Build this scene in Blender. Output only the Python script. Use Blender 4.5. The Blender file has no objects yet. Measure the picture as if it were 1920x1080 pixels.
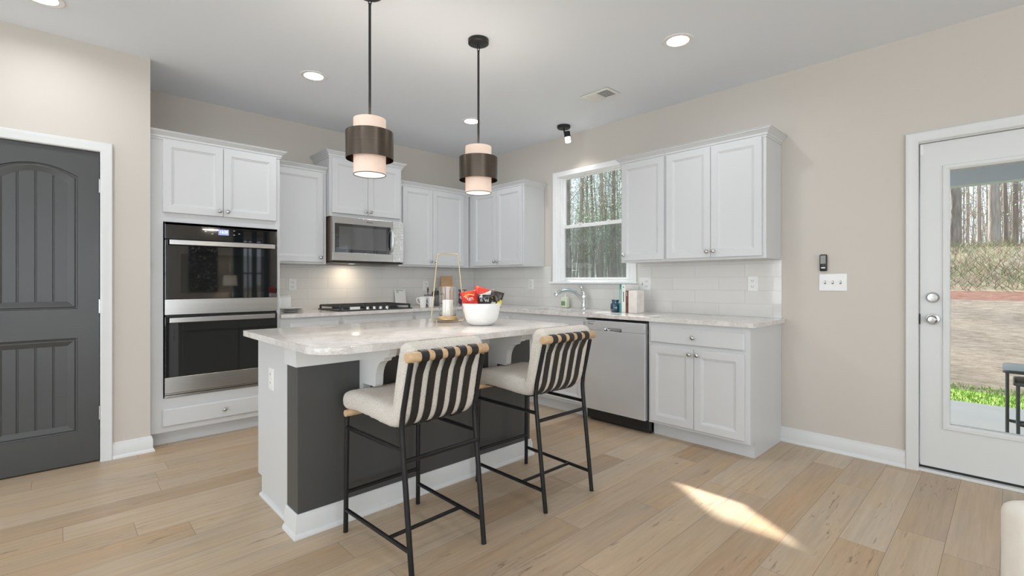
import bpy, bmesh, math, random
from mathutils import Vector, Matrix
random.seed(7)
S = bpy.context.scene
COL = S.collection
PI = math.pi

# ------------------------------------------------------------------ camera
CAM = (-3.927, -4.824, 1.187)
cd = bpy.data.cameras.new('camera')
cam = bpy.data.objects.new('camera', cd)
COL.objects.link(cam)
cam.location = CAM
cam.rotation_euler = (PI/2, 0, -math.radians(43.714))
cd.sensor_width = 36
cd.lens = 893.388/1920*36
cd.shift_y = -11.6/1920
cd.clip_end = 300
cd.clip_start = 0.05
S.camera = cam

# ------------------------------------------------------------------ world, sun, exposure
S.view_settings.view_transform = 'Standard'
S.view_settings.look = 'None'
S.view_settings.gamma = 1
S.view_settings.use_curve_mapping = False
S.view_settings.exposure = 0.60
S.cycles.use_denoising = True
S.cycles.max_bounces = 8
S.cycles.diffuse_bounces = 5
S.cycles.glossy_bounces = 4
S.cycles.transmission_bounces = 6
S.cycles.transparent_max_bounces = 12
S.cycles.caustics_reflective = False
S.cycles.caustics_refractive = False
S.cycles.sample_clamp_indirect = 6

W = bpy.data.worlds.new('world')
S.world = W
W.use_nodes = True
wn, wl = W.node_tree.nodes, W.node_tree.links
bg = wn['Background']
tc = wn.new('ShaderNodeTexCoord'); sep = wn.new('ShaderNodeSeparateXYZ'); rp = wn.new('ShaderNodeValToRGB')
wl.new(tc.outputs['Generated'], sep.inputs[0]); wl.new(sep.outputs['Z'], rp.inputs[0]); wl.new(rp.outputs[0], bg.inputs[0])
rp.color_ramp.elements[0].position = 0.0; rp.color_ramp.elements[0].color = (0.86, 0.91, 1.0, 1)
rp.color_ramp.elements[1].position = 0.75; rp.color_ramp.elements[1].color = (0.45, 0.62, 0.95, 1)
bg.inputs[1].default_value = 1.1

sd = bpy.data.lights.new('sun', 'SUN')
sun = bpy.data.objects.new('sun', sd); COL.objects.link(sun)
sun.rotation_euler = Vector((-.69, -1.003, -1)).to_track_quat('-Z', 'Y').to_euler()
sun.location = (8, 12, 12)
sd.energy = 10.0; sd.angle = math.radians(1.6); sd.color = (1.0, 0.97, 0.93)

CAN_W = 3.1          # watts of one recessed can light
CAN_COL = (0.90, 0.95, 1.0)
PORTALS = [((0.10, -1.905, 1.752), (0.75, 1.12), (0, -PI/2, 0)), ]

# ------------------------------------------------------------------ materials
MATS = {}
def mat(name, col=(.8, .8, .8), rough=.5, metal=0., bump=None, noise=None, spec=None, coat=0, emit=None, trans=0, ior=None, sheen=0):
    m = bpy.data.materials.new(name); m.use_nodes = True
    nt = m.node_tree; N, L = nt.nodes, nt.links
    b = N['Principled BSDF']
    b.inputs['Base Color'].default_value = (*col, 1)
    b.inputs['Roughness'].default_value = rough
    b.inputs['Metallic'].default_value = metal
    if spec is not None: b.inputs['Specular IOR Level'].default_value = spec
    if coat: b.inputs['Coat Weight'].default_value = coat; b.inputs['Coat Roughness'].default_value = .08
    if trans: b.inputs['Transmission Weight'].default_value = trans
    if sheen: b.inputs['Sheen Weight'].default_value = sheen
    if emit: b.inputs['Emission Color'].default_value = (*emit[0], 1); b.inputs['Emission Strength'].default_value = emit[1]
    t = N.new('ShaderNodeTexCoord')
    if noise:   # (scale, amount) subtle colour variation; scale may be a vector
        mp = N.new('ShaderNodeMapping'); L.new(t.outputs['Object'], mp.inputs[0])
        sc = noise[0] if isinstance(noise[0], tuple) else (noise[0],)*3
        mp.inputs['Scale'].default_value = sc
        n = N.new('ShaderNodeTexNoise'); n.inputs['Scale'].default_value = 1; n.inputs['Detail'].default_value = 4
        L.new(mp.outputs[0], n.inputs['Vector'])
        r = N.new('ShaderNodeValToRGB'); a = noise[1]
        r.color_ramp.elements[0].position = .3; r.color_ramp.elements[1].position = .7
        r.color_ramp.elements[0].color = (*[c*(1-a) for c in col], 1)
        r.color_ramp.elements[1].color = (*[min(1, c*(1+a)) for c in col], 1)
        L.new(n.outputs[0], r.inputs[0]); L.new(r.outputs[0], b.inputs['Base Color'])
    if bump:    # (scale, strength, distance)
        mp = N.new('ShaderNodeMapping'); L.new(t.outputs['Object'], mp.inputs[0])
        sc = bump[0] if isinstance(bump[0], tuple) else (bump[0],)*3
        mp.inputs['Scale'].default_value = sc
        n = N.new('ShaderNodeTexNoise'); n.inputs['Scale'].default_value = 1; n.inputs['Detail'].default_value = 3
        L.new(mp.outputs[0], n.inputs['Vector'])
        bp = N.new('ShaderNodeBump'); bp.inputs['Strength'].default_value = bump[1]; bp.inputs['Distance'].default_value = bump[2]
        L.new(n.outputs[0], bp.inputs['Height']); L.new(bp.outputs[0], b.inputs['Normal'])
    MATS[name] = m
    return m
def nodes(m): return m.node_tree.nodes, m.node_tree.links, m.node_tree.nodes['Principled BSDF']

M = {}
M['wall'] = mat('wall_paint', (.60, .55, .495), .75, bump=(220, .08, .001), noise=(1.3, .012))
M['ceiling'] = mat('ceiling_paint', (.82, .86, .91), .85, bump=(160, .15, .002))
M['trim'] = mat('trim_paint', (.70, .70, .69), .35, noise=(2, .01))
M['vinyl'] = mat('window_vinyl', (.86, .865, .86), .3, noise=(2, .01))
M['cab'] = mat('cabinet_paint', (.63, .632, .635), .38, noise=(2, .01))
M['darkdoor'] = mat('charcoal_door_paint', (.060, .060, .059), .34, bump=((25, 25, 5), .12, .0008), noise=(3, .05))
M['darkpanel'] = mat('charcoal_panel_paint', (.064, .064, .062), .38, noise=(2, .06))
M['steel'] = mat('brushed_steel', (.50, .485, .465), .27, 1., bump=((4, 4, 260), .06, .0006), noise=((1, 1, 120), .05))
M['steel2'] = mat('pale_steel', (.74, .75, .76), .38, .65, bump=((260, 260, 4), .05, .0006), noise=((1, 1, 2), .05))
M['crinkle'] = mat('crinkled_film', (.80, .80, .80), .14, .85, bump=(38, .8, .012))
M['chrome'] = mat('chrome', (.80, .80, .80), .09, 1., noise=(4, .02))
M['nickel'] = mat('satin_nickel', (.55, .54, .52), .25, 1., noise=(9, .04))
M['black_glass'] = mat('black_glass', (.006, .006, .007), .02, spec=.9, noise=(1, .1), coat=.6)
M['glass_dark'] = mat('dark_oven_glass', (.012, .013, .012), .03, spec=.7, noise=(1, .1))
M['mw_glass'] = mat('microwave_glass', (.05, .048, .045), .05, spec=1.0, noise=(1, .1), coat=1)
M['black'] = mat('black_plastic', (.012, .012, .012), .4, noise=(10, .1))
M['iron'] = mat('cast_iron', (.03, .032, .034), .55, bump=(300, .3, .001), noise=(30, .2))
M['blackmetal'] = mat('black_metal', (.012, .012, .013), .36, .3, bump=(400, .05, .0004), noise=(20, .1))
M['leather'] = mat('black_leather', (.016, .015, .014), .42, bump=(500, .25, .0008), noise=(40, .15))
M['bronze'] = mat('bronze_band', (.13, .105, .085), .30, 1., noise=((1, 1, 60), .08))
M['rodmetal'] = mat('dark_rod', (.045, .043, .042), .4, .7, noise=(20, .1))
M['brass'] = mat('aged_brass', (.50, .40, .24), .30, 1., noise=(20, .06))
M['oak'] = mat('oak_dowel', (.58, .39, .22), .5, noise=((60, 6, 60), .14), bump=((200, 12, 200), .1, .0005))
M['ceramic'] = mat('white_ceramic', (.84, .83, .81), .14, noise=(3, .01))
M['cream'] = mat('cream_fabric', (.74, .69, .61), .9, bump=(700, .5, .001), noise=(30, .03), sheen=.2)
M['plate'] = mat('plastic_white', (.82, .81, .79), .3, noise=(6, .01))
M['outletgrey'] = mat('outlet_slots', (.10, .10, .10), .5, noise=(6, .05))
M['wax'] = mat('candle_wax', (.86, .83, .73), .5, noise=(9, .02))
M['kraft'] = mat('kraft_paper', (.52, .33, .18), .75, noise=(60, .08), bump=(25, .3, .003))
M['walnut'] = mat('walnut', (.23, .11, .055), .5, noise=((4, 60, 60), .25))
M['marble'] = mat('marble_block', (.78, .72, .67), .25, noise=(9, .12))
M['concrete'] = mat('patio_concrete', (.125, .132, .130), .85, noise=(3, .08), bump=(90, .2, .002))
M['porch'] = mat('porch_paint', (.50, .56, .66), .7, noise=(2, .02))
M['teal'] = mat('teal_curtain', (.015, .09, .14), .6, noise=((60, 1, 1), .3))
M['bark'] = mat('tree_bark', (.27, .23, .19), .9, noise=((9, 9, 2), .35), bump=((30, 30, 6), .8, .02))
M['bark2'] = mat('pale_bark', (.40, .35, .295), .9, noise=((9, 9, 2), .3), bump=((30, 30, 6), .8, .02))
M['leaf'] = mat('spring_leaves', (.22, .33, .14), .7, noise=(2, .4))
M['pine'] = mat('pine_needles', (.20, .31, .13), .7, noise=(2, .4))
M['weed'] = mat('dry_weeds', (.27, .20, .125), .85, noise=(2, .35))
M['grassb'] = mat('grass_blades', (.20, .36, .05), .8, noise=(5, .25))
M['sink'] = mat('sink_steel', (.35, .35, .35), .35, 1., noise=(30, .05))
M['screen_fab'] = None

# thin glass (clear pane that mirrors at grazing angles)
def thin_glass(name, tint=(.97, .985, .98), rough=0.0, boost=1.0, haze=0.0):
    m = bpy.data.materials.new(name); m.use_nodes = True
    N, L = m.node_tree.nodes, m.node_tree.links
    N.remove(N['Principled BSDF']); out = N['Material Output']
    tr = N.new('ShaderNodeBsdfTransparent'); tr.inputs[0].default_value = (*tint, 1)
    gl = N.new('ShaderNodeBsdfGlossy'); gl.inputs['Roughness'].default_value = rough
    fr = N.new('ShaderNodeFresnel'); fr.inputs[0].default_value = 1.45
    ge = N.new('ShaderNodeNewGeometry'); ir = N.new('ShaderNodeMapRange'); ir.inputs['To Min'].default_value = 1.45; ir.inputs['To Max'].default_value = 1/1.45
    L.new(ge.outputs['Backfacing'], ir.inputs['Value']); L.new(ir.outputs[0], fr.inputs[0])
    mu = N.new('ShaderNodeMath'); mu.operation = 'MULTIPLY'; mu.inputs[1].default_value = boost; mu.use_clamp = True
    mx = N.new('ShaderNodeMixShader')
    L.new(fr.outputs[0], mu.inputs[0]); L.new(mu.outputs[0], mx.inputs[0]); L.new(tr.outputs[0], mx.inputs[1]); L.new(gl.outputs[0], mx.inputs[2])
    last = mx
    if haze:
        df = N.new('ShaderNodeBsdfDiffuse'); df.inputs[0].default_value = (.45, .46, .45, 1)
        m2 = N.new('ShaderNodeMixShader'); m2.inputs[0].default_value = haze
        L.new(mx.outputs[0], m2.inputs[1]); L.new(df.outputs[0], m2.inputs[2]); last = m2
    L.new(last.outputs[0], out.inputs[0])
    return m
M['glass'] = thin_glass('window_glass')
M['insect_screen'] = thin_glass('insect_screen', (.80, .81, .80), .6, .3, .16)
M['lantern_glass'] = thin_glass('lantern_glass', (.985, .985, .985), .05, 1.2, .05)
M['soap'] = mat('soap_bottle', (.70, .74, .58), .1, noise=(4, .03))
M['navy_glass'] = mat('navy_glass', (.012, .05, .09), .06, spec=.8, noise=(9, .3), coat=.6)

# glowing things
def emit(name, col, st):
    m = bpy.data.materials.new(name); m.use_nodes = True
    N, L = m.node_tree.nodes, m.node_tree.links
    N.remove(N['Principled BSDF']); e = N.new('ShaderNodeEmission')
    e.inputs[0].default_value = (*col, 1); e.inputs[1].default_value = st
    L.new(e.outputs[0], N['Material Output'].inputs[0]); return m
M['can_glow'] = emit('can_light_lens', (1, .97, .93), 9)
M['diff_glow'] = emit('pendant_diffuser', (1, .95, .87), .8)
M['led_blue'] = emit('clock_display_glow', (.30, .36, .62), .9)
M['led_white'] = emit('clock_digits_glow', (.9, .95, 1), 1.6)
M['bulb'] = emit('bulb_glow', (1, .96, .9), 12)
# translucent lamp shade
m = mat('linen_shade', (.74, .60, .51), .8, noise=(90, .03), emit=((1, .70, .54), .20)); M['shade'] = m
m = mat('lamp_shade', (.85, .78, .68), .8, noise=(90, .03), emit=((1, .85, .68), .8)); M['lampshade'] = m

# floor: long oak planks running along X
def floor_mat():
    m = bpy.data.materials.new('oak_planks'); m.use_nodes = True
    N, L, b = nodes(m)
    tc = N.new('ShaderNodeTexCoord'); mp = N.new('ShaderNodeMapping')
    L.new(tc.outputs['Object'], mp.inputs[0]); mp.inputs['Location'].default_value = (20.0, 4.17+17.4, 0)
    sx = N.new('ShaderNodeSeparateXYZ'); L.new(mp.outputs[0], sx.inputs[0])
    def mth(op, a, k):
        q = N.new('ShaderNodeMath'); q.operation = op; L.new(a, q.inputs[0])
        if isinstance(k, float): q.inputs[1].default_value = k
        elif k is not None: L.new(k, q.inputs[1])
        return q.outputs[0]
    row = mth('FLOOR', mth('DIVIDE', sx.outputs['Y'], .174), None)
    wn_ = N.new('ShaderNodeTexWhiteNoise'); wn_.noise_dimensions = '1D'; L.new(row, wn_.inputs['W'])
    xs_ = mth('ADD', sx.outputs['X'], mth('MULTIPLY', wn_.outputs['Value'], 1.22))
    cx_ = N.new('ShaderNodeCombineXYZ'); L.new(xs_, cx_.inputs[0]); L.new(sx.outputs['Y'], cx_.inputs[1])
    br = N.new('ShaderNodeTexBrick'); L.new(cx_.outputs[0], br.inputs['Vector'])
    br.offset = 0; br.offset_frequency = 2; br.squash = 1
    br.inputs['Color1'].default_value = (0, 0, 0, 1); br.inputs['Color2'].default_value = (1, 1, 1, 1)
    br.inputs['Mortar'].default_value = (.5, .5, .5, 1)
    br.inputs['Scale'].default_value = 1; br.inputs['Brick Width'].default_value = 1.22; br.inputs['Row Height'].default_value = .174
    br.inputs['Mortar Size'].default_value = .0011; br.inputs['Mortar Smooth'].default_value = .15
    bw = N.new('ShaderNodeRGBToBW'); L.new(br.outputs['Color'], bw.inputs[0])
    def mul(a, k):
        q = N.new('ShaderNodeMath'); q.operation = 'MULTIPLY'; q.inputs[1].default_value = k; L.new(a, q.inputs[0]); return q.outputs[0]
    def noise(scale, w, det=4, rough=.55, dist=0):
        q = N.new('ShaderNodeMapping'); q.inputs['Scale'].default_value = scale; L.new(tc.outputs['Object'], q.inputs[0])
        n = N.new('ShaderNodeTexNoise'); n.noise_dimensions = '4D'; n.inputs['Scale'].default_value = 1
        n.inputs['Detail'].default_value = det; n.inputs['Roughness'].default_value = rough; n.inputs['Distortion'].default_value = dist
        L.new(q.outputs[0], n.inputs['Vector']); L.new(w, n.inputs['W']); return n.outputs[0]
    w = mul(bw.outputs[0], 43.0)
    def ramp(x, *st):
        r = N.new('ShaderNodeValToRGB'); e = r.color_ramp.elements
        while len(e) < len(st): e.new(.5)
        for k, (p, c) in enumerate(st): e[k].position = p; e[k].color = (*c, 1)
        L.new(x, r.inputs[0]); return r.outputs[0]
    def mix(f, a, bb, mode='MIX', fac=None):
        q = N.new('ShaderNodeMix'); q.data_type = 'RGBA'; q.blend_type = mode
        if fac is not None: q.inputs[0].default_value = fac
        if f is not None: L.new(f, q.inputs[0])
        L.new(a, q.inputs[6]); L.new(bb, q.inputs[7]); return q.outputs[2]
    tone = ramp(bw.outputs[0], (0, (.34, .21, .115)), (.35, (.55, .42, .29)), (.62, (.44, .29, .17)), (1, (.60, .505, .39)))
    broad = ramp(noise((.9, 5, 1), w, 3), (.30, (.44, .40, .35)), (.5, (.54, .43, .31)), (.70, (.58, .385, .215)))
    base = mix(None, tone, broad, fac=.42)
    grain = ramp(noise((2.5, 45, 1), w, 6, .62, .6), (.25, (.84, .82, .80)), (.6, (1.04, 1.04, 1.04)))
    base = mix(None, base, grain, 'MULTIPLY', 1.0)
    cracks = ramp(noise((4.5, 42, 1), w, 5, .6, 1.5), (.60, (0, 0, 0)), (.65, (1, 1, 1)))
    mask = ramp(noise((2.0, 7, 1), w, 2), (.50, (0, 0, 0)), (.60, (1, 1, 1)))
    cm = mix(None, cracks, mask, 'MULTIPLY', 1.0)
    dk = N.new('ShaderNodeRGB'); dk.outputs[0].default_value = (.20, .135, .085, 1)
    bwc = N.new('ShaderNodeRGBToBW'); L.new(cm, bwc.inputs[0])
    base = mix(mul(bwc.outputs[0], .75), base, dk.outputs[0])
    seam = N.new('ShaderNodeRGB'); seam.outputs[0].default_value = (.19, .13, .09, 1)
    base = mix(mul(br.outputs['Fac'], .75), base, seam.outputs[0])
    L.new(base, b.inputs['Base Color'])
    b.inputs['Roughness'].default_value = .40
    b.inputs['Specular IOR Level'].default_value = .38
    bp = N.new('ShaderNodeBump'); bp.inputs['Strength'].default_value = .35; bp.inputs['Distance'].default_value = .0012; bp.invert = True
    L.new(br.outputs['Fac'], bp.inputs['Height']); L.new(bp.outputs[0], b.inputs['Normal'])
    return m
M['floor'] = floor_mat()

def tile_mat(axis):   # glossy wall tile in running bond; axis = which object axis runs along the wall
    m = bpy.data.materials.new('glossy_tile_' + axis); m.use_nodes = True
    N, L, b = nodes(m)
    tc = N.new('ShaderNodeTexCoord'); sp = N.new('ShaderNodeSeparateXYZ'); cb = N.new('ShaderNodeCombineXYZ')
    L.new(tc.outputs['Object'], sp.inputs[0])
    L.new(sp.outputs['X' if axis == 'x' else 'Y'], cb.inputs[0]); L.new(sp.outputs['Z'], cb.inputs[1])
    mp = N.new('ShaderNodeMapping'); L.new(cb.outputs[0], mp.inputs[0]); mp.inputs['Location'].default_value = (10.0 + (.19 if axis == 'x' else .09), .004, 0)
    br = N.new('ShaderNodeTexBrick'); L.new(mp.outputs[0], br.inputs['Vector'])
    br.offset = .5; br.offset_frequency = 2
    for k, c in (('Color1', (.70, .68, .65)), ('Color2', (.73, .71, .68)), ('Mortar', (.58, .56, .54))): br.inputs[k].default_value = (*c, 1)
    br.inputs['Scale'].default_value = 1; br.inputs['Brick Width'].default_value = .4065; br.inputs['Row Height'].default_value = .1045
    br.inputs['Mortar Size'].default_value = .0013; br.inputs['Mortar Smooth'].default_value = .3
    L.new(br.outputs['Color'], b.inputs['Base Color'])
    b.inputs['Roughness'].default_value = .06
    bp = N.new('ShaderNodeBump'); bp.inputs['Strength'].default_value = .6; bp.inputs['Distance'].default_value = .0015; bp.invert = True
    L.new(br.outputs['Fac'], bp.inputs['Height'])
    n = N.new('ShaderNodeTexNoise'); n.inputs['Scale'].default_value = 6; L.new(tc.outputs['Object'], n.inputs['Vector'])
    b2 = N.new('ShaderNodeBump'); b2.inputs['Strength'].default_value = .12; b2.inputs['Distance'].default_value = .004
    L.new(n.outputs[0], b2.inputs['Height']); L.new(bp.outputs[0], b2.inputs['Normal']); L.new(b2.outputs[0], b.inputs['Normal'])
    return m
M['tile_x'] = tile_mat('x'); M['tile_y'] = tile_mat('y')

def quartz():
    m = bpy.data.materials.new('speckled_quartz'); m.use_nodes = True
    N, L, b = nodes(m)
    tc = N.new('ShaderNodeTexCoord')
    def ns(s, d, r=.6, dist=0):
        n = N.new('ShaderNodeTexNoise'); n.inputs['Scale'].default_value = s; n.inputs['Detail'].default_value = d
        n.inputs['Roughness'].default_value = r; n.inputs['Distortion'].default_value = dist
        L.new(tc.outputs['Object'], n.inputs['Vector']); return n.outputs[0]
    def rmp(x, p0, c0, p1, c1):
        r = N.new('ShaderNodeValToRGB'); e = r.color_ramp.elements
        e[0].position = p0; e[1].position = p1; e[0].color = (*c0, 1); e[1].color = (*c1, 1); L.new(x, r.inputs[0]); return r.outputs[0]
    a = rmp(ns(9, 6, .7, 1.2), .32, (.60, .56, .53), .56, (.755, .72, .69))
    c = rmp(ns(260, 2, .5), .33, (.50, .46, .43), .43, (1, 1, 1))
    q = N.new('ShaderNodeMix'); q.data_type = 'RGBA'; q.blend_type = 'MULTIPLY'; q.inputs[0].default_value = .6
    L.new(a, q.inputs[6]); L.new(c, q.inputs[7]); L.new(q.outputs[2], b.inputs['Base Color'])
    b.inputs['Roughness'].default_value = .13
    return m
M['quartz'] = quartz()

def boucle():
    m = bpy.data.materials.new('boucle'); m.use_nodes = True
    N, L, b = nodes(m)
    tc = N.new('ShaderNodeTexCoord')
    v = N.new('ShaderNodeTexVoronoi'); v.inputs['Scale'].default_value = 300; L.new(tc.outputs['Object'], v.inputs['Vector'])
    r = N.new('ShaderNodeValToRGB'); e = r.color_ramp.elements; e[0].position = .15; e[1].position = .75
    e[0].color = (.90, .84, .76, 1); e[1].color = (.62, .56, .49, 1); L.new(v.outputs['Distance'], r.inputs[0]); L.new(r.outputs[0], b.inputs['Base Color'])
    bp = N.new('ShaderNodeBump'); bp.inputs['Strength'].default_value = .9; bp.inputs['Distance'].default_value = .003; bp.invert = True
    L.new(v.outputs['Distance'], bp.inputs['Height']); L.new(bp.outputs[0], b.inputs['Normal'])
    b.inputs['Roughness'].default_value = .95; b.inputs['Sheen Weight'].default_value = .25
    return m
M['boucle'] = boucle()

def ground_mat(name, c1, c2, c3, sc, bump=.03):
    m = bpy.data.materials.new(name); m.use_nodes = True
    N, L, b = nodes(m); tc = N.new('ShaderNodeTexCoord')
    mp = N.new('ShaderNodeMapping'); mp.inputs['Scale'].default_value = sc; L.new(tc.outputs['Object'], mp.inputs[0])
    n = N.new('ShaderNodeTexNoise'); n.inputs['Scale'].default_value = 1; n.inputs['Detail'].default_value = 9; n.inputs['Roughness'].default_value = .75
    L.new(mp.outputs[0], n.inputs['Vector'])
    r = N.new('ShaderNodeValToRGB'); e = r.color_ramp.elements; e.new(.5)
    for k, (p, c) in enumerate(((.33, c1), (.5, c2), (.66, c3))): e[k].position = p; e[k].color = (*c, 1)
    L.new(n.outputs[0], r.inputs[0]); L.new(r.outputs[0], b.inputs['Base Color'])
    bp = N.new('ShaderNodeBump'); bp.inputs['Strength'].default_value = .8; bp.inputs['Distance'].default_value = bump
    L.new(n.outputs[0], bp.inputs['Height']); L.new(bp.outputs[0], b.inputs['Normal']); b.inputs['Roughness'].default_value = .95
    return m
M['straw'] = ground_mat('straw_cover', (.11, .08, .05), (.215, .17, .12), (.29, .24, .18), (16, 5, 16), .03)
M['mulch'] = ground_mat('red_mulch', (.085, .03, .018), (.19, .075, .042), (.27, .165, .11), (14, 6, 14), .05)
M['lawn'] = ground_mat('lawn_turf', (.16, .26, .04), (.30, .42, .08), (.42, .48, .16), (9, 9, 9), .02)
M['bank'] = ground_mat('weedy_bank', (.10, .12, .045), (.25, .20, .12), (.31, .22, .16), (2.2, 1.6, 3), .05)

# ------------------------------------------------------------------ mesh helpers
def wpos(o):
    p = Vector((0, 0, 0))
    while o is not None:
        p += o.location; o = o.parent
    return p
class MB:
    def __init__(s): s.bm = bmesh.new()
    def box(s, x0, x1, y0, y1, z0, z1, bev=0, seg=2):
        if x0 > x1: x0, x1 = x1, x0
        if y0 > y1: y0, y1 = y1, y0
        if z0 > z1: z0, z1 = z1, z0
        b = s.bm
        v = [b.verts.new((x, y, z)) for x in (x0, x1) for y in (y0, y1) for z in (z0, z1)]
        fs = [b.faces.new([v[i] for i in f]) for f in ((0, 1, 3, 2), (4, 6, 7, 5), (0, 4, 5, 1), (2, 3, 7, 6), (0, 2, 6, 4), (1, 5, 7, 3))]
        if bev:
            es = list({e for f in fs for e in f.edges})
            bmesh.ops.bevel(b, geom=es, offset=bev, segments=seg, affect='EDGES', profile=.5)
        return s
    def obox(s, c, ax, ay, az, hx, hy, hz, bev=0):    # oriented box
        b = s.bm; c = Vector(c); ax, ay, az = Vector(ax).normalized(), Vector(ay).normalized(), Vector(az).normalized()
        v = [b.verts.new(c + ax*hx*i + ay*hy*j + az*hz*k) for i in (-1, 1) for j in (-1, 1) for k in (-1, 1)]
        fs = [b.faces.new([v[i] for i in f]) for f in ((0, 1, 3, 2), (4, 6, 7, 5), (0, 4, 5, 1), (2, 3, 7, 6), (0, 2, 6, 4), (1, 5, 7, 3))]
        if bev:
            es = list({e for f in fs for e in f.edges})
            bmesh.ops.bevel(b, geom=es, offset=bev, segments=2, affect='EDGES', profile=.5)
        return s
    def tube(s, path, r, seg=12, cap=True, closed=False):
        path = [Vector(p) for p in path]; n = len(path); b = s.bm
        rr = r if isinstance(r, (list, tuple)) else [r]*n
        rings = []; up = None
        for i, p in enumerate(path):
            if closed: d = (path[(i+1) % n] - path[i-1]).normalized()
            else: d = (path[min(i+1, n-1)] - path[max(i-1, 0)]).normalized()
            if up is None: up = Vector((0, 0, 1)) if abs(d.z) < .9 else Vector((1, 0, 0))
            u = d.cross(up)
            if u.length < 1e-5: u = d.orthogonal()
            u.normalize(); w = u.cross(d).normalized(); up = w
            rings.append([b.verts.new(p + (u*math.cos(2*PI*k/seg) + w*math.sin(2*PI*k/seg))*rr[i]) for k in range(seg)])
        m = n if closed else n-1
        for i in range(m):
            A, B = rings[i], rings[(i+1) % n]
            for k in range(seg): b.faces.new((A[k], A[(k+1) % seg], B[(k+1) % seg], B[k]))
        if cap and not closed:
            b.faces.new(rings[0][::-1]); b.faces.new(rings[-1])
        return s
    def lathe(s, prof, c=(0, 0, 0), axis='z', seg=32, close=False):   # prof [(r, h)]
        b = s.bm; c = Vector(c); rings = []
        for r, h in prof:
            ring = []
            for k in range(seg):
                a = 2*PI*k/seg; x, y = r*math.cos(a), r*math.sin(a)
                ring.append(c + Vector({'z': (x, y, h), 'y': (x, h, y), 'x': (h, x, y)}[axis]))
            if r < 1e-6: rings.append([b.verts.new(ring[0])])
            else: rings.append([b.verts.new(p) for p in ring])
        for i in range(len(rings) - (0 if close else 1)):
            A, B = rings[i], rings[(i+1) % len(rings)]
            for k in range(seg):
                q = (k+1) % seg
                if len(A) == 1 and len(B) == 1: break
                if len(A) == 1: b.faces.new((A[0], B[q], B[k]))
                elif len(B) == 1: b.faces.new((A[k], A[q], B[0]))
                else: b.faces.new((A[k], A[q], B[q], B[k]))
        return s
    def prism(s, poly, f0, f1):     # poly in 2D, f0 / f1 map (u, v) -> 3D for the two ends
        b = s.bm
        A = [b.verts.new(f0(*p)) for p in poly]; B = [b.verts.new(f1(*p)) for p in poly]
        n = len(poly)
        for i in range(n): b.faces.new((A[i], A[(i+1) % n], B[(i+1) % n], B[i]))
        b.faces.new(A[::-1]); b.faces.new(B)
        return s
    def rings(s, f, polys, fill=True, back=True):   # polys: list of (2D polygon, w), f maps (u, v, w) -> 3D
        b = s.bm; R = [[b.verts.new(f(u, v, w)) for u, v in P] for P, w in polys]
        for A, B in zip(R, R[1:]):
            n = len(A)
            for i in range(n): b.faces.new((A[i], A[(i+1) % n], B[(i+1) % n], B[i]))
        if fill: b.faces.new(R[-1])
        if back: b.faces.new(R[0][::-1])
        return s
    def sweep(s, path, prof, f, closed=False):      # path 2D (u, v) swept by prof [(offset to the left of travel, w)] with mitres
        b = s.bm; n = len(path); P = [Vector(p) for p in path]; R = []
        for i in range(n):
            if closed or 0 < i < n-1:
                d0 = (P[i]-P[i-1]).normalized(); d1 = (P[(i+1) % n]-P[i]).normalized()
            elif i == 0: d0 = d1 = (P[1]-P[0]).normalized()
            else: d0 = d1 = (P[-1]-P[-2]).normalized()
            n0, n1 = Vector((-d0.y, d0.x)), Vector((-d1.y, d1.x))
            m = (n0+n1); m = m/(m.length_squared/2) if m.length > 1e-6 else n0
            R.append([b.verts.new(f(P[i].x+m.x*o, P[i].y+m.y*o, w)) for o, w in prof])
        k = len(prof)
        for i in range(n if closed else n-1):
            A, B = R[i], R[(i+1) % n]
            for j in range(k): b.faces.new((A[j], A[(j+1) % k], B[(j+1) % k], B[j]))
        if not closed: b.faces.new(R[0][::-1]); b.faces.new(R[-1])
        return s
    def quad(s, *pts): s.bm.faces.new([s.bm.verts.new(p) for p in pts]); return s
    def build(s, name, m, parent=None, smooth=None, label=None):
        b = s.bm
        bmesh.ops.recalc_face_normals(b, faces=b.faces)
        me = bpy.data.meshes.new(name)
        if parent is not None: org = wpos(parent)
        else:
            xs = [v.co for v in b.verts]
            org = Vector(((min(p.x for p in xs)+max(p.x for p in xs))/2, (min(p.y for p in xs)+max(p.y for p in xs))/2, min(p.z for p in xs)))
        for v in b.verts: v.co -= org
        b.to_mesh(me); b.free()
        if isinstance(m, str): m = M[m]
        me.materials.append(m)
        if smooth is not None:
            for p in me.polygons: p.use_smooth = True
            try: me.set_sharp_from_angle(angle=math.radians(smooth))
            except Exception: pass
        o = bpy.data.objects.new(name, me); COL.objects.link(o)
        if parent is not None: o.parent = parent
        else: o.location = org
        if label: o['label'] = label
        return o
def thing(name, loc, label, cat, group=None, kind=None):
    o = bpy.data.objects.new(name, None); COL.objects.link(o); o.location = loc
    o.empty_display_size = .1
    return tag(o, label, cat, group, kind)
def tag(o, label, cat, group=None, kind=None):
    o['label'] = label; o['category'] = cat
    if group: o['group'] = group
    if kind: o['kind'] = kind
    return o
def struct(o): o['kind'] = 'structure'; return o
def copy_tree(o, parent=None):
    c = o.copy(); COL.objects.link(c)
    if parent is not None: c.parent = parent
    for ch in [x for x in list(COL.objects) if x.parent == o]: copy_tree(ch, c)
    return c
def rect(u0, u1, v0, v1, i=0): return [(u0+i, v0+i), (u1-i, v0+i), (u1-i, v1-i), (u0+i, v1-i)]
def onto(plane, c):   # plane 'y': wall face at y=c looking -y (u = x); plane 'x': wall face at x=c looking -x (u = -y)
    if plane == 'y': return lambda u, v, w: (u, c-w, v)
    return lambda u, v, w: (c-w, -u, v)
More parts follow.
